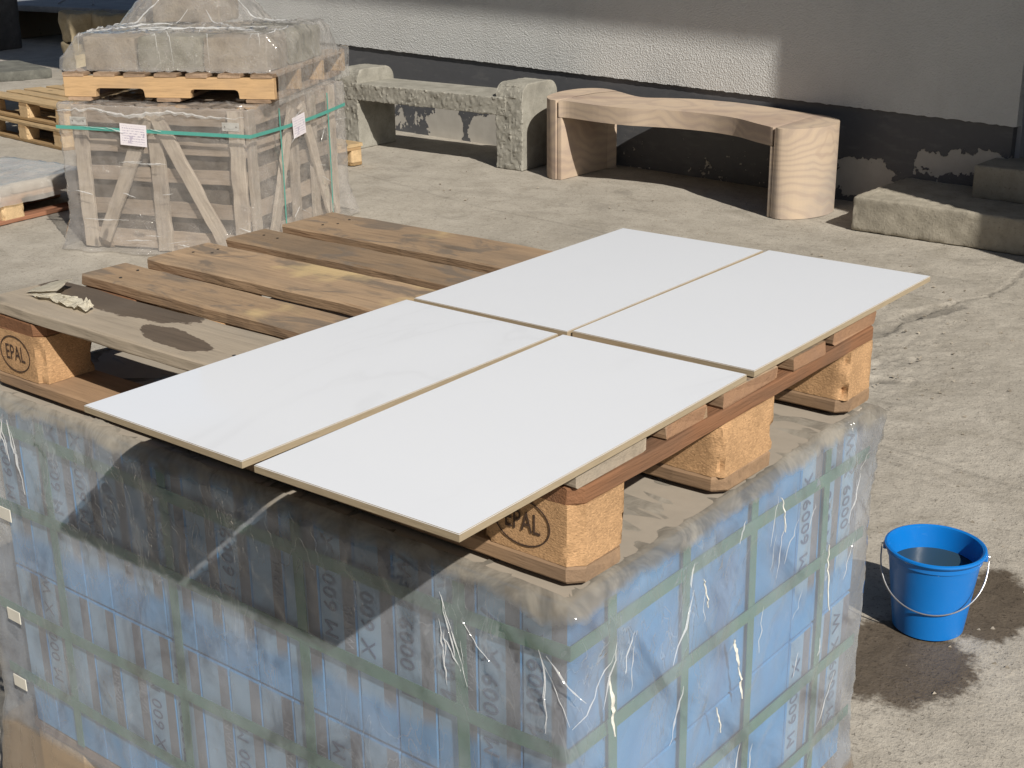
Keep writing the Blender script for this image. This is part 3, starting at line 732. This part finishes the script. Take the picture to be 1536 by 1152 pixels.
# ------------------------------------------------------------------ bucket
def bucket():
    t = thing('plastic_bucket', 'blue plastic bucket with wire handle and water on wet concrete', 'bucket', (.998, 1.72, .004))
    g = G('blue_plastic'); v = g.obj(); n = g.noise(v, 40, 4, .6); drops = g.step(g.voro(g.scale(v, (1, 1, .7)), 55), .09, .05)
    spl = g.mul(drops, g.step(g.noise(v, 9, 2, .5), .55, .6))
    scf = g.step(g.noise(g.scale(v, (9, 9, 60)), 2.2, 4, .7, .5), .62, .72); dst = g.mul(g.step(g.xyz(v)[2], .07, .0), g.step(g.noise(v, 22, 4, .6), .42, .6))
    g.P(Base_Color=g.mix(g.mul(dst, .35), g.mix(g.mul(scf, .25), g.mix(g.mul(spl, .5), (.004, .165, .55), (.35, .5, .7)), (.12, .30, .60)), (.22, .25, .28)), Roughness=g.lin(n, .3, .7, .28, .42), Normal=g.bump(n, .05, .002))
    H = .212; r0, r1 = .082, .108
    prof = [(0, 0), (r0 - .006, 0), (r0, .004), (r0 + (r1 - r0) * .45, .098), (r0 + (r1 - r0) * .86, .183), (r1 - .003, .186), (r1 + .0005, .188), (r1 + .001, .200), (r1 + .006, .203), (r1 + .0085, .208), (r1 + .0075, H), (r1 + .003, H + .0015), (r1 - .002, H - .001), (r1 - .004, .2), (r0 - .001, .008), (0, .006)]
    put('body', lathe(prof, 72, 35), g.m, t)
    wm = G('water'); wm.P(Base_Color=(.03, .055, .07), Roughness=.02, IOR=1.33)
    wz = .158; put('water', lathe([(0, wz), (.05, wz), (r0 + (r1 - r0) * wz / H - .0032, wz)], 48, 180), wm.m, t)
    view = math.atan2(2.87, -1.02); ax = Vector((math.sin(view), -math.cos(view), 0)); fr = Vector((-math.cos(view), -math.sin(view), 0))
    pts = []; R = r1 + .013
    L, Rr = -ax, ax
    for k in range(33):
        a = math.pi * k / 32; s = -math.cos(a); d = math.sin(a)
        p = ax * (R * s * (1 + .0 * d)) + fr * (.092 * d ** .8 + .004) + Vector((0, 0, .190 - .112 * d ** .85)); pts.append(p)
    st = plain('wire_steel', (.55, .55, .56), .3, .9); ends0 = [pts[0] + Vector((0, 0, .012)) + ax * .0, pts[0] + Vector((0, 0, .012)) + ax * .012]; ends1 = [pts[-1] + Vector((0, 0, .012)), pts[-1] + Vector((0, 0, .012)) - ax * .012]
    put('wire_handle', tube(ends0[::-1] + pts + ends1, .0019, 8), st, t)
    for s in (-1, 1): put('handle_lug', boxm(-.012, .004, -.009, .009, -.008, .008, .002), g.m, t, tuple(ax * (s * (r1 + .006)) + Vector((0, 0, .197))), (0, 0, math.atan2(ax.y * s, ax.x * s)))
bucket()

# ------------------------------------------------------------------ grey split-face stone bench
def stone_bench():
    t = thing('stone_bench', 'grey rough split stone bench with two rounded upright ends by the wall', 'bench', (-4.16, 5.87, 0), rad(.8))
    m = stone('grey_sandstone', (.295, .283, .247), (.37, .357, .315), 8, 110, .92, .6, .005)
    def up(p, n):
        rr = .085; hy, hz = .19, .2725; y, z = p.y, p.z
        ay = abs(y) - (hy - rr); az = z - (hz - rr)
        if ay > 0 and az > 0:
            q = Vector((ay, az)); L = max(ay, az); d = q.normalized() * L
            s = 1 if y > 0 else -1; p = Vector((p.x, s * (hy - rr + d.x), hz - rr + d.y)); n = Vector((n.x, s * d.x, d.y)).normalized() if abs(n.x) < .8 else n
        return p, n
    rf = lambda n: 1. if n.y < -.35 else (.45 if n.z > .4 else .08)
    for s, x in ((1, -.705), (2, .723)):
        put('upright', rstone(.215, .38, .545, .0095, .008, .0075, 34, s, rf, up, 20, True), m, t, (x, -.005 + (.0 if s == 1 else .0), 0))
    rf2 = lambda n: 1. if n.y < -.35 else .06
    put('seat', rstone(1.395, .365, .112, .0095, .006, .0075, 34, 9, rf2, None, 20, True), m, t, (.0, -.016, .340), (0, 0, 0))
stone_bench()

# ------------------------------------------------------------------ curved sandstone bench
def sandstone():
    g = G('banded_sandstone'); v = g.obj(False); w = g.n('VectorMath', {0: v, 1: g.scale(g.noise(v, 1.6, 3, .5, col=True), (.55, .55, .55))}, operation='ADD').outputs[0]
    b = g.n('TexWave', {'Vector': g.scale(w, (.35, .55, 1.)), 'Scale': 5.5, 'Distortion': 7.5, 'Detail': 2., 'Detail Scale': .6}, wave_type='BANDS', bands_direction='Z').outputs['Fac']
    big = g.noise(w, 1.4, 3, .5, .6); fin = g.noise(v, 130, 3, .6)
    c = g.ramp(big, [(.3, (.37, .28, .225)), (.45, (.47, .37, .285)), (.6, (.50, .40, .305)), (.75, (.38, .325, .28))])
    c = g.mix(g.mul(g.step(b, .62, .95), .34), c, (.33, .26, .225)); c = g.mix(g.mul(g.step(b, .3, .05), .18), c, (.60, .47, .33))
    X, Y, Z = g.xyz(w); kd = g.math('SQRT', g.add(g.add(g.mul(g.math('POWER', g.add(X, -1.26), 2.), .8), g.math('POWER', g.add(Y, -.165), 2.)), g.math('POWER', g.add(Z, -.635), 2.)))
    rg = g.mul(g.step(g.math('SINE', g.mul(kd, 190.)), -.2, .8), g.step(kd, .11, .05)); c = g.mix(g.mul(rg, .45), c, (.36, .27, .215))
    c = g.mix(g.mul(fin, .18), c, (.3, .24, .2))
    g.P(Base_Color=c, Roughness=.85, Normal=g.bump(fin, .2, .002)); g.b.inputs['Specular IOR Level'].default_value = .2
    return g.m
def smooth_line(pts, n=8):
    out = []; P = [Vector(p) for p in pts]
    for i in range(len(P) - 1):
        p0, p1, p2, p3 = P[max(i - 1, 0)], P[i], P[i + 1], P[min(i + 2, len(P) - 1)]
        for k in range(n):
            u = k / n; out.append(.5 * ((2 * p1) + (p2 - p0) * u + (2 * p0 - 5 * p1 + 4 * p2 - p3) * u * u + (3 * p1 - p0 - 3 * p2 + p3) * u ** 3))
    out.append(P[-1]); return [(p.x, p.y) for p in out]
def curved_bench():
    t = thing('curved_bench', 'curved pinkish banded sandstone bench standing on two thick end legs', 'bench', (-2.2, 5.75, 0))
    off = lambda L: [(x + 2.2, y - 5.75) for x, y in L]
    m = sandstone(); ZT, ZB = .485, .385
    front = [(-2.975, 5.592), (-2.90, 5.606), (-2.66, 5.572), (-2.46, 5.572), (-2.30, 5.612), (-2.14, 5.642), (-1.98, 5.648), (-1.86, 5.632), (-1.72, 5.588), (-1.55, 5.490), (-1.415, 5.424)]
    back = [(-1.44, 5.975), (-1.57, 6.008), (-1.82, 6.083), (-2.03, 6.128), (-2.19, 6.133), (-2.35, 6.118), (-2.50, 6.062), (-2.65, 6.005), (-2.92, 6.150)]
    rend = [(-1.415, 5.424), (-1.367, 5.412), (-1.30, 5.448), (-1.245, 5.520), (-1.212, 5.61), (-1.203, 5.70), (-1.225, 5.80), (-1.28, 5.885), (-1.375, 5.95), (-1.44, 5.975)]
    lend = [(-2.92, 6.150), (-3.04, 6.195), (-3.12, 6.185), (-3.185, 6.10), (-3.205, 5.97), (-3.19, 5.84), (-3.14, 5.70), (-3.06, 5.61), (-2.99, 5.588)]
    fr, bk, re, le = smooth_line(front, 5), smooth_line(back, 5), smooth_line(rend, 4), smooth_line(lend, 4)
    put('seat', prism(off(fr[:-1] + bk[:-1] + [le[0]]) + off([(-2.985, 6.0), (-2.99, 5.75)]), ZB, ZT, .004, 2), m, t)
    # each end block is full height at its outer side and stops below the seat further in
    put('leg', prism(off(re[:-1] + [(-1.442, 5.972), (-1.420, 5.55), (-1.4135, 5.427)]), 0, ZT + .0015, .004, 2), m, t)
    put('leg', prism(off(le + [(-2.993, 5.76), (-2.988, 6.0), (-2.923, 6.146)]), 0, ZT + .0015, .004, 2), m, t)
    put('leg_ledge', prism(off([(-2.985, 5.597), (-2.955, 5.599), (-2.945, 6.08), (-2.985, 6.10)]), 0, ZB - .002, .003, 2), m, t)
    put('leg_ledge', prism(off([(-1.445, 5.434), (-1.423, 5.430), (-1.428, 5.95), (-1.455, 5.95)]), 0, ZB - .002, .003, 2), m, t)
curved_bench()

# ------------------------------------------------------------------ pallets in the yard
yard = (wood('sun_bleached_wood', (.50, .36, .20), (.24, .19, .13), .4), wood('tan_wood', (.44, .29, .15), (.22, .16, .1), .4), chip2_m, wood('tan_skid_wood', (.42, .28, .14), (.2, .15, .1), .4))
a0 = rad(-6.3)
euro_pallet('lower of two stacked pale pallets at the left behind the crate', (-7.58, 4.52, .004), a0, 'stacked yard pallets', yard, seed=2)
euro_pallet('upper of two stacked pale pallets at the left, carrying a grey slab', (-7.62, 4.56, .150), a0 + .02, 'stacked yard pallets', yard, seed=3)
o = put('stone_slab', rstone(.85, .42, .075, .03, .006, .003, 20, 12), stone('grey_basalt', (.135, .135, .12), (.19, .19, .165), 8, 90), None, (-8.42, 5.30, .2965), (0, 0, a0 - .15))
tag(o, 'grey stone slab lying on the stacked pale pallets at the left edge', 'stone slab')
euro_pallet('pale pallet on the ground mostly hidden behind the wrapped crate', (-5.56, 4.52, .004), rad(-3), None, yard, seed=4)

def wrapped_boards():
    orange = (wood('orange_deck', (.55, .32, .17), (.25, .16, .1), .35), wood('orange_cross', (.52, .25, .12), (.3, .17, .1), .3), chip2_m, wood('orange_skid', (.42, .20, .12), (.25, .14, .1), .4))
    ang = rad(96)
    euro_pallet('orange pallet carrying film covered slabs at the left edge of the yard', (-4.60, 2.30, .004), ang, None, orange, seed=5)
    m = stone('dusty_slab', (.42, .38, .33), (.50, .46, .40), 6, 80)
    M = Matrix.Translation((-4.60, 2.30, .1505)) @ Matrix.Rotation(ang, 4, 'Z')
    for i in range(2):
        p = M @ Vector((.34 + i * .585, .41, 0)); o = put('stone_slab', rstone(.565, .76, .05, .05, .006, .002, 12, 20 + i), m, None, p, (0, 0, ang))
        tag(o, ('film covered pale slab on the orange pallet, nearer the camera', 'film covered pale slab on the orange pallet, beside the crate')[i], 'stone slab', 'slabs on the orange pallet')
    V = []; F = []; nx, ny = 50, 36
    for i in range(nx + 1):
        for j in range(ny + 1):
            u = -.02 + 1.26 * i / nx; v = -.015 + .84 * j / ny; e = min(u - .03, 1.20 - u, v - .015, .80 - v)
            z = .0525 + .010 * abs(fbm(Vector((u * 5, v * 5, 3)), .9, 4)) + .003 * fbm(Vector((u * 20, v * 20, 1)), .9, 3) + .0015
            if e < 0: z += e * 3.4
            V.append((u, v, z))
    for i in range(nx):
        for j in range(ny): a = i * (ny + 1) + j; F.append((a, a + ny + 1, a + ny + 2, a + 1))
    o = put('plastic_film', raw(V, F, 180), film_mat('slab_film', .25, .45, (.74, .72, .69), streak=(3, 4, 3), rough=.2), None, (-4.60, 2.30, .1505), (0, 0, ang))
    tag(o, 'crinkled clear film draped over the slabs on the orange pallet', 'plastic film')
wrapped_boards()

# ------------------------------------------------------------------ wrapped wooden crate
crate_w = wood('weathered_crate_wood', (.40, .32, .25), (.22, .175, .135), .5, .85)
crate_p = wood('bleached_crate_wood', (.54, .46, .375), (.16, .125, .10), .55, .85)
def label_mat():
    g = G('printed_label'); v = g.n('TexCoord').outputs['Object']; x, y, z = g.xyz(v)
    row = g.math('FRACT', g.mul(z, 82.)); n = g.noise(g.scale(v, (160, 1, 82)), 1.2, 2, .6)
    line = g.mul(g.step(g.math('ABSOLUTE', g.add(row, -.5)), .24, .16), g.step(n, .46, .52))
    blk = g.step(g.noise(g.scale(v, (26, 1, 40)), 1., 2, .5), .60, .64)
    edge = g.math('MINIMUM', g.step(g.math('ABSOLUTE', x), .064, .060), g.step(g.math('ABSOLUTE', z), .044, .040))
    m = g.mul(g.math('MAXIMUM', g.mul(line, .6), g.mul(blk, .45)), edge)
    g.P(Base_Color=g.mix(m, (.72, .68, .72), (.16, .12, .26)), Roughness=.6); return g.m
def crate():
    W, D, H = .967, 1.06, .712
    t = thing('wooden_crate', 'film wrapped weathered timber crate with turquoise strap and paper labels', 'crate', (-3.893, 2.789, .004), .379)
    met = plain('galvanised_plate', (.66, .66, .63), .4, .25, 80)
    sl_z = [(.03, .09), (.195, .075), (.365, .07), (.505, .06), (.645, .08)]
    def wall(n, L, origin, rz, dia, posts):
        c, s = math.cos(rz), math.sin(rz)
        P = lambda u, w, z: (origin[0] + c * u - s * w, origin[1] + s * u + c * w, z)
        for i, (z, h) in enumerate(sl_z):
            put('slat', board(L - .03, h, .018, n * 100 + i, .003, .002, 12), crate_w, t, P(L / 2, .034, z + h / 2 - .02), (rad(90), 0, rz))
        for i, u in enumerate(posts):
            put('post', board(H - .01, .075 if i != 1 else .08, .022, n * 100 + 20 + i, .004, .003, 14, .004), crate_p, t, P(u, .012, H / 2), (rad(90), rad(90), rz))
        for i, (u0, z0, u1, z1) in enumerate(dia):
            Ld = math.hypot(u1 - u0, z1 - z0); an = math.atan2(z1 - z0, u1 - u0)
            m = Matrix.Rotation(rz, 4, 'Z') @ Matrix.Rotation(-an, 4, 'Y') @ Matrix.Rotation(rad(90), 4, 'X')
            o = put('brace', board(Ld, .07, .02, n * 100 + 40 + i, .004, .003, 14), crate_p, t, P((u0 + u1) / 2, -.010, (z0 + z1) / 2)); o.rotation_euler = m.to_euler()
        return P
    P = wall(1, W, (0, 0), 0, ((.14, .05, .44, .66), (.82, .05, .50, .66)), (.055, .47, .905))
    wall(2, D, (W, 0), rad(90), ((.18, .05, .47, .66), (.88, .05, .58, .66)), (.06, .52, .75, 1.0))
    wall(3, W, (W, D), rad(180), (), (.055, .47, .905)); wall(4, D, (0, D), rad(-90), (), (.06, .52, 1.0))
    for u in (.055, .905):
        pl = put('metal_plate', boxm(-.045, .045, -.0015, 0, -.02, .02, .0006), met, t, (u - (.02 if u > .5 else 0), -.0012, .635)); nl = bmesh.new()
        for q in (-.03, .03): bmesh.ops.create_circle(nl, cap_ends=True, segments=8, radius=.004, matrix=Matrix.Translation((q, -.0022, 0)) @ Matrix.Rotation(rad(90), 4, 'X'))
        tag(put('nail_heads', finish(nl), nail_m, pl), kind='stuff')
    for j in range(3): put('runner', board(D - .05, .09, .03, 160 + j), crate_w, t, (.12 + j * .36, D / 2, .016), (0, 0, rad(90)))
    for j in range(8): put('lid_board', board(W - .05, .10, .018, 170 + j), crate_w, t, (W / 2, .09 + j * .125, H - .012))
    sm = plain('turquoise_strap', (.085, .335, .285), .4, 0, 60, .15)
    zz = .60; pts = []; nr = []; e = .043
    for k in range(9): pts.append((W * k / 8 - (e if k == 0 else 0) + (e if k == 8 else 0), -e - .002, zz + .01 - .01 * k / 8)); nr.append((0, -1, 0) if k < 8 else (.7, -.7, 0))
    for k in range(1, 9): pts.append((W + e + .002, D * k / 8, zz - .012 * math.sin(k / 8 * 3.1))); nr.append((1, 0, 0))
    put('strap', sheet_strip(pts, nr, (0, 0, 1), .017, .0012), sm, t)
    for y in (.26, .83): put('strap', sheet_strip([(W + e + .004, y, .05), (W + e + .004, y + .005, .4), (W + e + .004, y, .69)], [(1, 0, 0)] * 3, (0, 1, 0), .011, .001), sm, t)
    lm = label_mat(); lme = boxm(-.072, .072, -.001, 0, -.052, .052, 0)
    lme.materials.append(lm)
    put('paper_label', lme, None, t, (.385, -.0470, .585), (0, rad(3), 0)); put('paper_label', lme, None, t, (W + .0490, .47, .575), (0, rad(-4), rad(90)))
    def disp(p, n, up):
        u = p.x if abs(n.y) > .5 else p.y
        rd = max(0, .15 - abs(fbm(Vector((u * 7 + p.z * 5, p.z * 3, n.x * 3)), .9, 2))) / .15; r2 = max(0, .12 - abs(fbm(Vector((u * 12 - p.z * 14, p.z * 6, 5 + n.x)), .9, 2))) / .12
        return fbm(Vector((p.x * 6, p.y * 6, p.z * 3)), .9, 4) * .006 + .008 * rd + .005 * r2 + (0 if up < 1 else -.006)
    def flare(p, n):
        f = 0.
        if p.z < .16: f += (.16 - p.z) * .42 * (.6 + .8 * abs(fbm(Vector((p.x * 4, p.y * 4, 0)), 1, 2)))
        if p.z > .66 and p.z < .70 and n.y < -.5: f += .012 * math.sin(p.x * 23) ** 2
        return f
    me = wrap_mesh(-.034, W + .034, -.034, D + .034, .006, H + .010, .02, .014, disp, True, flare, .012)
    put('stretch_film', me, film_mat('crate_film', .12, .28, (.72, .69, .67), streak=(4, 4, 7), rough=.09, gloss=1.), t)
    cr_ = random.Random(5); pts = []
    for k in range(46): u = -.03 + (W + .05) * k / 45; pts.append((u, -.050 - .006 * math.sin(u * 21), .690 + .010 * math.sin(u * 13) + cr_.uniform(-.004, .004)))
    crease(t, pts, .020, 400, (0, -1, .2))
    for k in range(16):
        u = cr_.uniform(.0, W); z = cr_.choice((.10, .07, .16, .3, .45, .62)); L = cr_.uniform(.06, .18); a = cr_.uniform(-.6, .6)
        crease(t, lerp_line((u, -.052 - max(0, .16 - z) * .5, z), (u + L * math.cos(a), -.052 - max(0, .16 - z) * .5, z + L * math.sin(a) * .5), 11), cr_.uniform(.003, .008), 410 + k, (0, -1, 0))
    for k in range(9):
        v = cr_.uniform(.05, D - .15); z = cr_.uniform(.08, .62); L = cr_.uniform(.06, .16); a = cr_.uniform(-1., 1.)
        crease(t, lerp_line((W + .053, v, z), (W + .053, v + L * math.cos(a), z + L * math.sin(a)), 11), cr_.uniform(.003, .006), 440 + k, (1, 0, 0))
    # stone slabs packed inside
    sm_ = stone('packed_brown_stone', (.115, .095, .078), (.15, .125, .10), 6, 60); bme = rstone(.42, .46, .152, .06, .008, .003, 12, 31); bme.materials.append(sm_)
    MW = Matrix.Translation((-3.893, 2.789, .004)) @ Matrix.Rotation(.379, 4, 'Z')
    for k in range(4):
        for i in range(2):
            for j in range(2):
                o = put('packed_stone', bme, None, None, MW @ Vector((.265 + .438 * i, .285 + .49 * j, .034 + .1555 * k)), (0, 0, .379))
                tag(o, 'grey brown cut stone packed inside the wrapped timber crate', 'stone', 'stones inside the crate')
crate()

# pallet with notched stringers on the crate
PAL_T = Matrix.Translation((-3.95, 2.823, .729)) @ Matrix.Rotation(.495, 4, 'Z')
def stringer_pallet():
    W, D, H = 1.082, 1.186, .135
    t = thing('stringer_pallet', 'orange timber pallet with notched stringers on top of the wrapped crate', 'pallet', (-3.95, 2.823, .729), .495)
    om = wood('orange_stringer', (.62, .41, .22), (.36, .25, .16), .5, .75, .8); dm = wood('tan_deck', (.40, .28, .19), (.22, .16, .12), .4)
    def prof():
        z0, z1 = .018, .117; nz = z0 + .045; L = [(0, z0)]
        for a, b in ((.165, .42), (.655, .905)):
            L += [(a, z0), (a, nz - .018), (a + .006, nz - .005), (a + .02, nz), (b - .02, nz), (b - .006, nz - .005), (b, nz - .018), (b, z0)]
        return L + [(W, z0), (W, z1), (0, z1)]
    pm = prism(prof(), -.02, .02, .0015); pm.transform(Matrix.Rotation(rad(90), 4, 'X'))
    for y in (.022, .40, .78, D - .022): put('stringer', pm, om, t, (0, y, 0))
    for i, x in enumerate((.055, .215, .375, .535, .695, .86, 1.025)):
        put('deck_board', board(D, .112, .0185, 200 + i, .003, .003, 12), dm, t, (x, D / 2, .1265), (0, 0, rad(90)))
    for i, x in enumerate((.08, .54, 1.0)): put('bottom_board', board(D, .12, .0175, 210 + i, .002, .003, 12), dm, t, (x, D / 2, .0085), (0, 0, rad(90)))
stringer_pallet()
# stones on it, and the film draped over them
st_a = stone('warm_cut_stone', (.25, .205, .155), (.32, .27, .205), 7, 70, .9, .9, .012); st_b = stone('olive_cut_stone', (.20, .188, .142), (.27, .252, .195), 7, 70, .9, .9, .012)
ROWS = []
for lab, x, y, w, d, z, h, m, s in (
        ('cut stone block under film on the crate, front left of its row', .235, .20, .27, .30, .1365, .165, st_a, 41),
        ('cut stone block under film on the crate, front middle of its row', .545, .20, .33, .30, .1365, .168, st_b, 42),
        ('cut stone block under film on the crate, front right of its row', .88, .20, .32, .30, .1365, .166, st_a, 43),
        ('cut stone block under film on the crate, back left of its layer', .25, .62, .33, .46, .1365, .165, st_b, 44),
        ('cut stone block under film on the crate, back middle of its layer', .585, .62, .32, .46, .1365, .17, st_a, 45),
        ('cut stone block under film on the crate, back right of its layer', .91, .62, .30, .46, .1365, .166, st_b, 46),
        ('raised stone block under the peak of the film on the crate', .36, .86, .38, .28, .3085, .15, st_a, 47)):
    o = put('stone_block', rstone(w, d, h, .025, .012, .010, 10, s), m, None, PAL_T @ Vector((x, y, z)), (0, 0, .495)); tag(o, lab, 'stone', 'stones under the film on the crate')
    ROWS.append((x, y, w / 2 + .012, d / 2 + .012, z + h + .012))
def stone_film():
    W, D = 1.082, 1.186; nx, ny = 150, 160; V = []; F = []
    for i in range(nx + 1):
        for j in range(ny + 1):
            u = -.02 + (W + .04) * i / nx; v = -.014 + (D + .034) * j / ny
            z = .1385
            for x, y, hw, hd, top in ROWS:
                dd = math.hypot(max(0, abs(u - x) - hw), max(0, abs(v - y) - hd)); ddx = max(0, abs(u - x) - hw); ddy = max(0, abs(v - y) - hd); fr = v < y
                if top < .4: z = max(z, top - max(0, ddy - (.012 if fr else 0)) * (9. if fr else .9) - ddx * 1.15)
                else: z = max(z, top - (dd + max(0, dd - .1) * .2) * 1.0)
            w = fbm(Vector((u * 9, v * 9, 4)), .9, 4); rd = max(0, .16 - abs(fbm(Vector((u * 7 + v * 3, v * 5, 2)), .9, 2))) / .16; r2 = max(0, .12 - abs(fbm(Vector((u * 15 - v * 9, v * 11, 6)), .9, 2))) / .12; z += .003 + .006 * abs(w) + .010 * rd ** 2 + .003 * r2 ** 2
            V.append((u, v, z))
    for i in range(nx):
        for j in range(ny): a = i * (ny + 1) + j; F.append((a, a + ny + 1, a + ny + 2, a + 1))
    # apron down the right side and a lip along the front
    n0 = len(V); ap = 10
    for k in range(1, ap + 1):
        for j in range(ny + 1):
            v = .012 + (D + .008) * j / ny; z = .14 - .15 * k / ap
            V.append((W + .02 + .006 * fbm(Vector((v * 9, z * 9, 1)), 1, 3) - .01 * k / ap * 0, v, z))
    for k in range(ap):
        for j in range(ny):
            a = (nx * (ny + 1) + j) if k == 0 else n0 + (k - 1) * (ny + 1) + j; b = n0 + k * (ny + 1) + j; F.append((a, b, b + 1, a + 1))
    VG = V; NYG = ny + 1
    o = put('plastic_film', raw(V, F, 180), film_mat('stone_film', .14, .32, (.74, .72, .70), streak=(5, 5, 7), rough=.09, gloss=1.1), None, PAL_T.translation, (0, 0, .495))
    tag(o, 'crinkled clear film tented over the stone blocks on the crate', 'plastic film')
    def onf(p):
        i = max(0, min(nx, round((p.x + .02) / (W + .04) * nx))); j = max(0, min(ny, round((p.y + .014) / (D + .034) * ny))); return Vector((p.x, p.y, VG[i * NYG + j][2] + .002))
    r = random.Random(9)
    for k, (a, b, w) in enumerate((((.10, .10), (.42, .62), .012), ((1.0, .10), (.52, .62), .016), ((.70, .06), (.56, .50), .012), ((.05, .45), (.30, .72), .012), ((.95, .75), (.56, .84), .014), ((.30, .06), (.62, .34), .010),
                                   ((.16, .30), (.92, .24), .012), ((.45, .20), (.98, .42), .010), ((.06, .04), (.12, .32), .010), ((1.05, .02), (1.04, .40), .010))):
        crease(o, lerp_line((a[0], a[1], 0), (b[0], b[1], 0), 22, onf), w, 500 + k)
    for k, u in enumerate((.10, .44, .50, .74, .98, 1.02)):
        crease(o, lerp_line((u, .060, 0), (u + r.uniform(-.10, .10), .010 + r.uniform(0, .02), 0), 12, onf), r.uniform(.003, .008), 520 + k, (0, -.8, .6))
stone_film()

# ------------------------------------------------------------------ far left corner of the yard
far_m = stone('ochre_rough_stone', (.36, .30, .20), (.48, .41, .29), 5, 50)
for k, (x, y, w, d, z, h) in enumerate(((-10.22, 7.32, .42, .40, 0, .30), (-9.88, 7.44, .28, .38, .0, .31), (-10.23, 7.32, .40, .38, .301, .30), (-9.87, 7.42, .34, .36, .311, .27))):
    o = put('rough_stone', rstone(w, d, h, .04, .02, .03, 6, 60 + k), far_m, None, (x, y, z), (0, 0, -.3))
    tag(o, ('rough ochre stone at the bottom left of the far stone pile', 'rough ochre stone at the bottom right of the far stone pile', 'rough ochre stone on top at the left of the far pile', 'rough ochre stone on top at the right of the far pile')[k], 'stone', 'far stone pile')
slab_m = stone('grey_shaded_slab', (.26, .27, .28), (.33, .34, .35), 4, 40)
dim = wood('dim_timber', (.16, .12, .08))
o = put('stone_slab', rstone(4.2, 1.5, .07, .12, .01, .004, 6, 71), slab_m, None, (-12.6, 9.6, .38), (0, 0, rad(8))); tag(o, 'long grey slab raised on timbers in the shade at the back', 'stone slab')
for k, (x, y) in enumerate(((-14.2, 9.0), (-13.0, 9.15), (-11.6, 9.3))):
    o = put('timber_block', boxm(-.15, .15, -.4, .4, 0, .377, .006), dim, None, (x, y + .3, .002), (0, 0, rad(8)))
    tag(o, ('dark timber support under the left end of the long slab', 'dark timber support under the middle of the long slab', 'dark timber support under the right end of the long slab')[k], 'timber')
o = put('stone_slab', rstone(.9, .6, .62, .06, .02, .01, 6, 74), stone('dark_stone_stack', (.09, .085, .08), (.13, .125, .12), 5, 40), None, (-13.35, 7.95, 0), (0, 0, .2)); tag(o, 'dark stone block in shade at the far left edge', 'stone')
pts = [(-13.3, 9.1, .455), (-13.1, 9.2, .56), (-12.9, 9.3, .60), (-12.75, 9.25, .52), (-12.72, 9.2, .455)]
o = put('cable', tube([Vector(p + (0,)[:0]) for p in pts], .012, 8), plain('cable_grey', (.3, .32, .35), .5), None); tag(o, 'looped grey cable lying on the long shaded slab', 'cable')

# ------------------------------------------------------------------ loose chips on the concrete
def chips():
    r = random.Random(21); V = []; F = []
    for k in range(900):
        if k < 500: x, y = r.uniform(-.7, 1.8), r.uniform(1.0, 5.2)
        elif k < 620: x, y = r.gauss(-.05, .22), r.gauss(3.4, .5)
        else: x, y = r.uniform(-6, .5), r.uniform(3.2, 6.0)
        if -.05 < x < 1.25 and y < .85: continue
        s = abs(r.gauss(0, .004)) + .0018; n = len(V)
        for a, b, c in ((1, 0, 0), (-.3, .9, 0), (-.8, -.6, 0), (0, 0, .8), (.2, .1, -.5)):
            V.append((x + s * (a + r.uniform(-.4, .4)), y + s * (b + r.uniform(-.4, .4)), .002 + s * (c + .2)))
        F += [(n, n + 1, n + 3), (n + 1, n + 2, n + 3), (n + 2, n, n + 3), (n + 1, n, n + 4), (n + 2, n + 1, n + 4), (n, n + 2, n + 4)]
    o = put('gravel_chips', raw(V, F), stone('chip_stone', (.30, .265, .22), (.42, .38, .32), 40, 200)); tag(o, 'loose stone chips scattered over the concrete yard', 'gravel', kind='stuff')
chips()
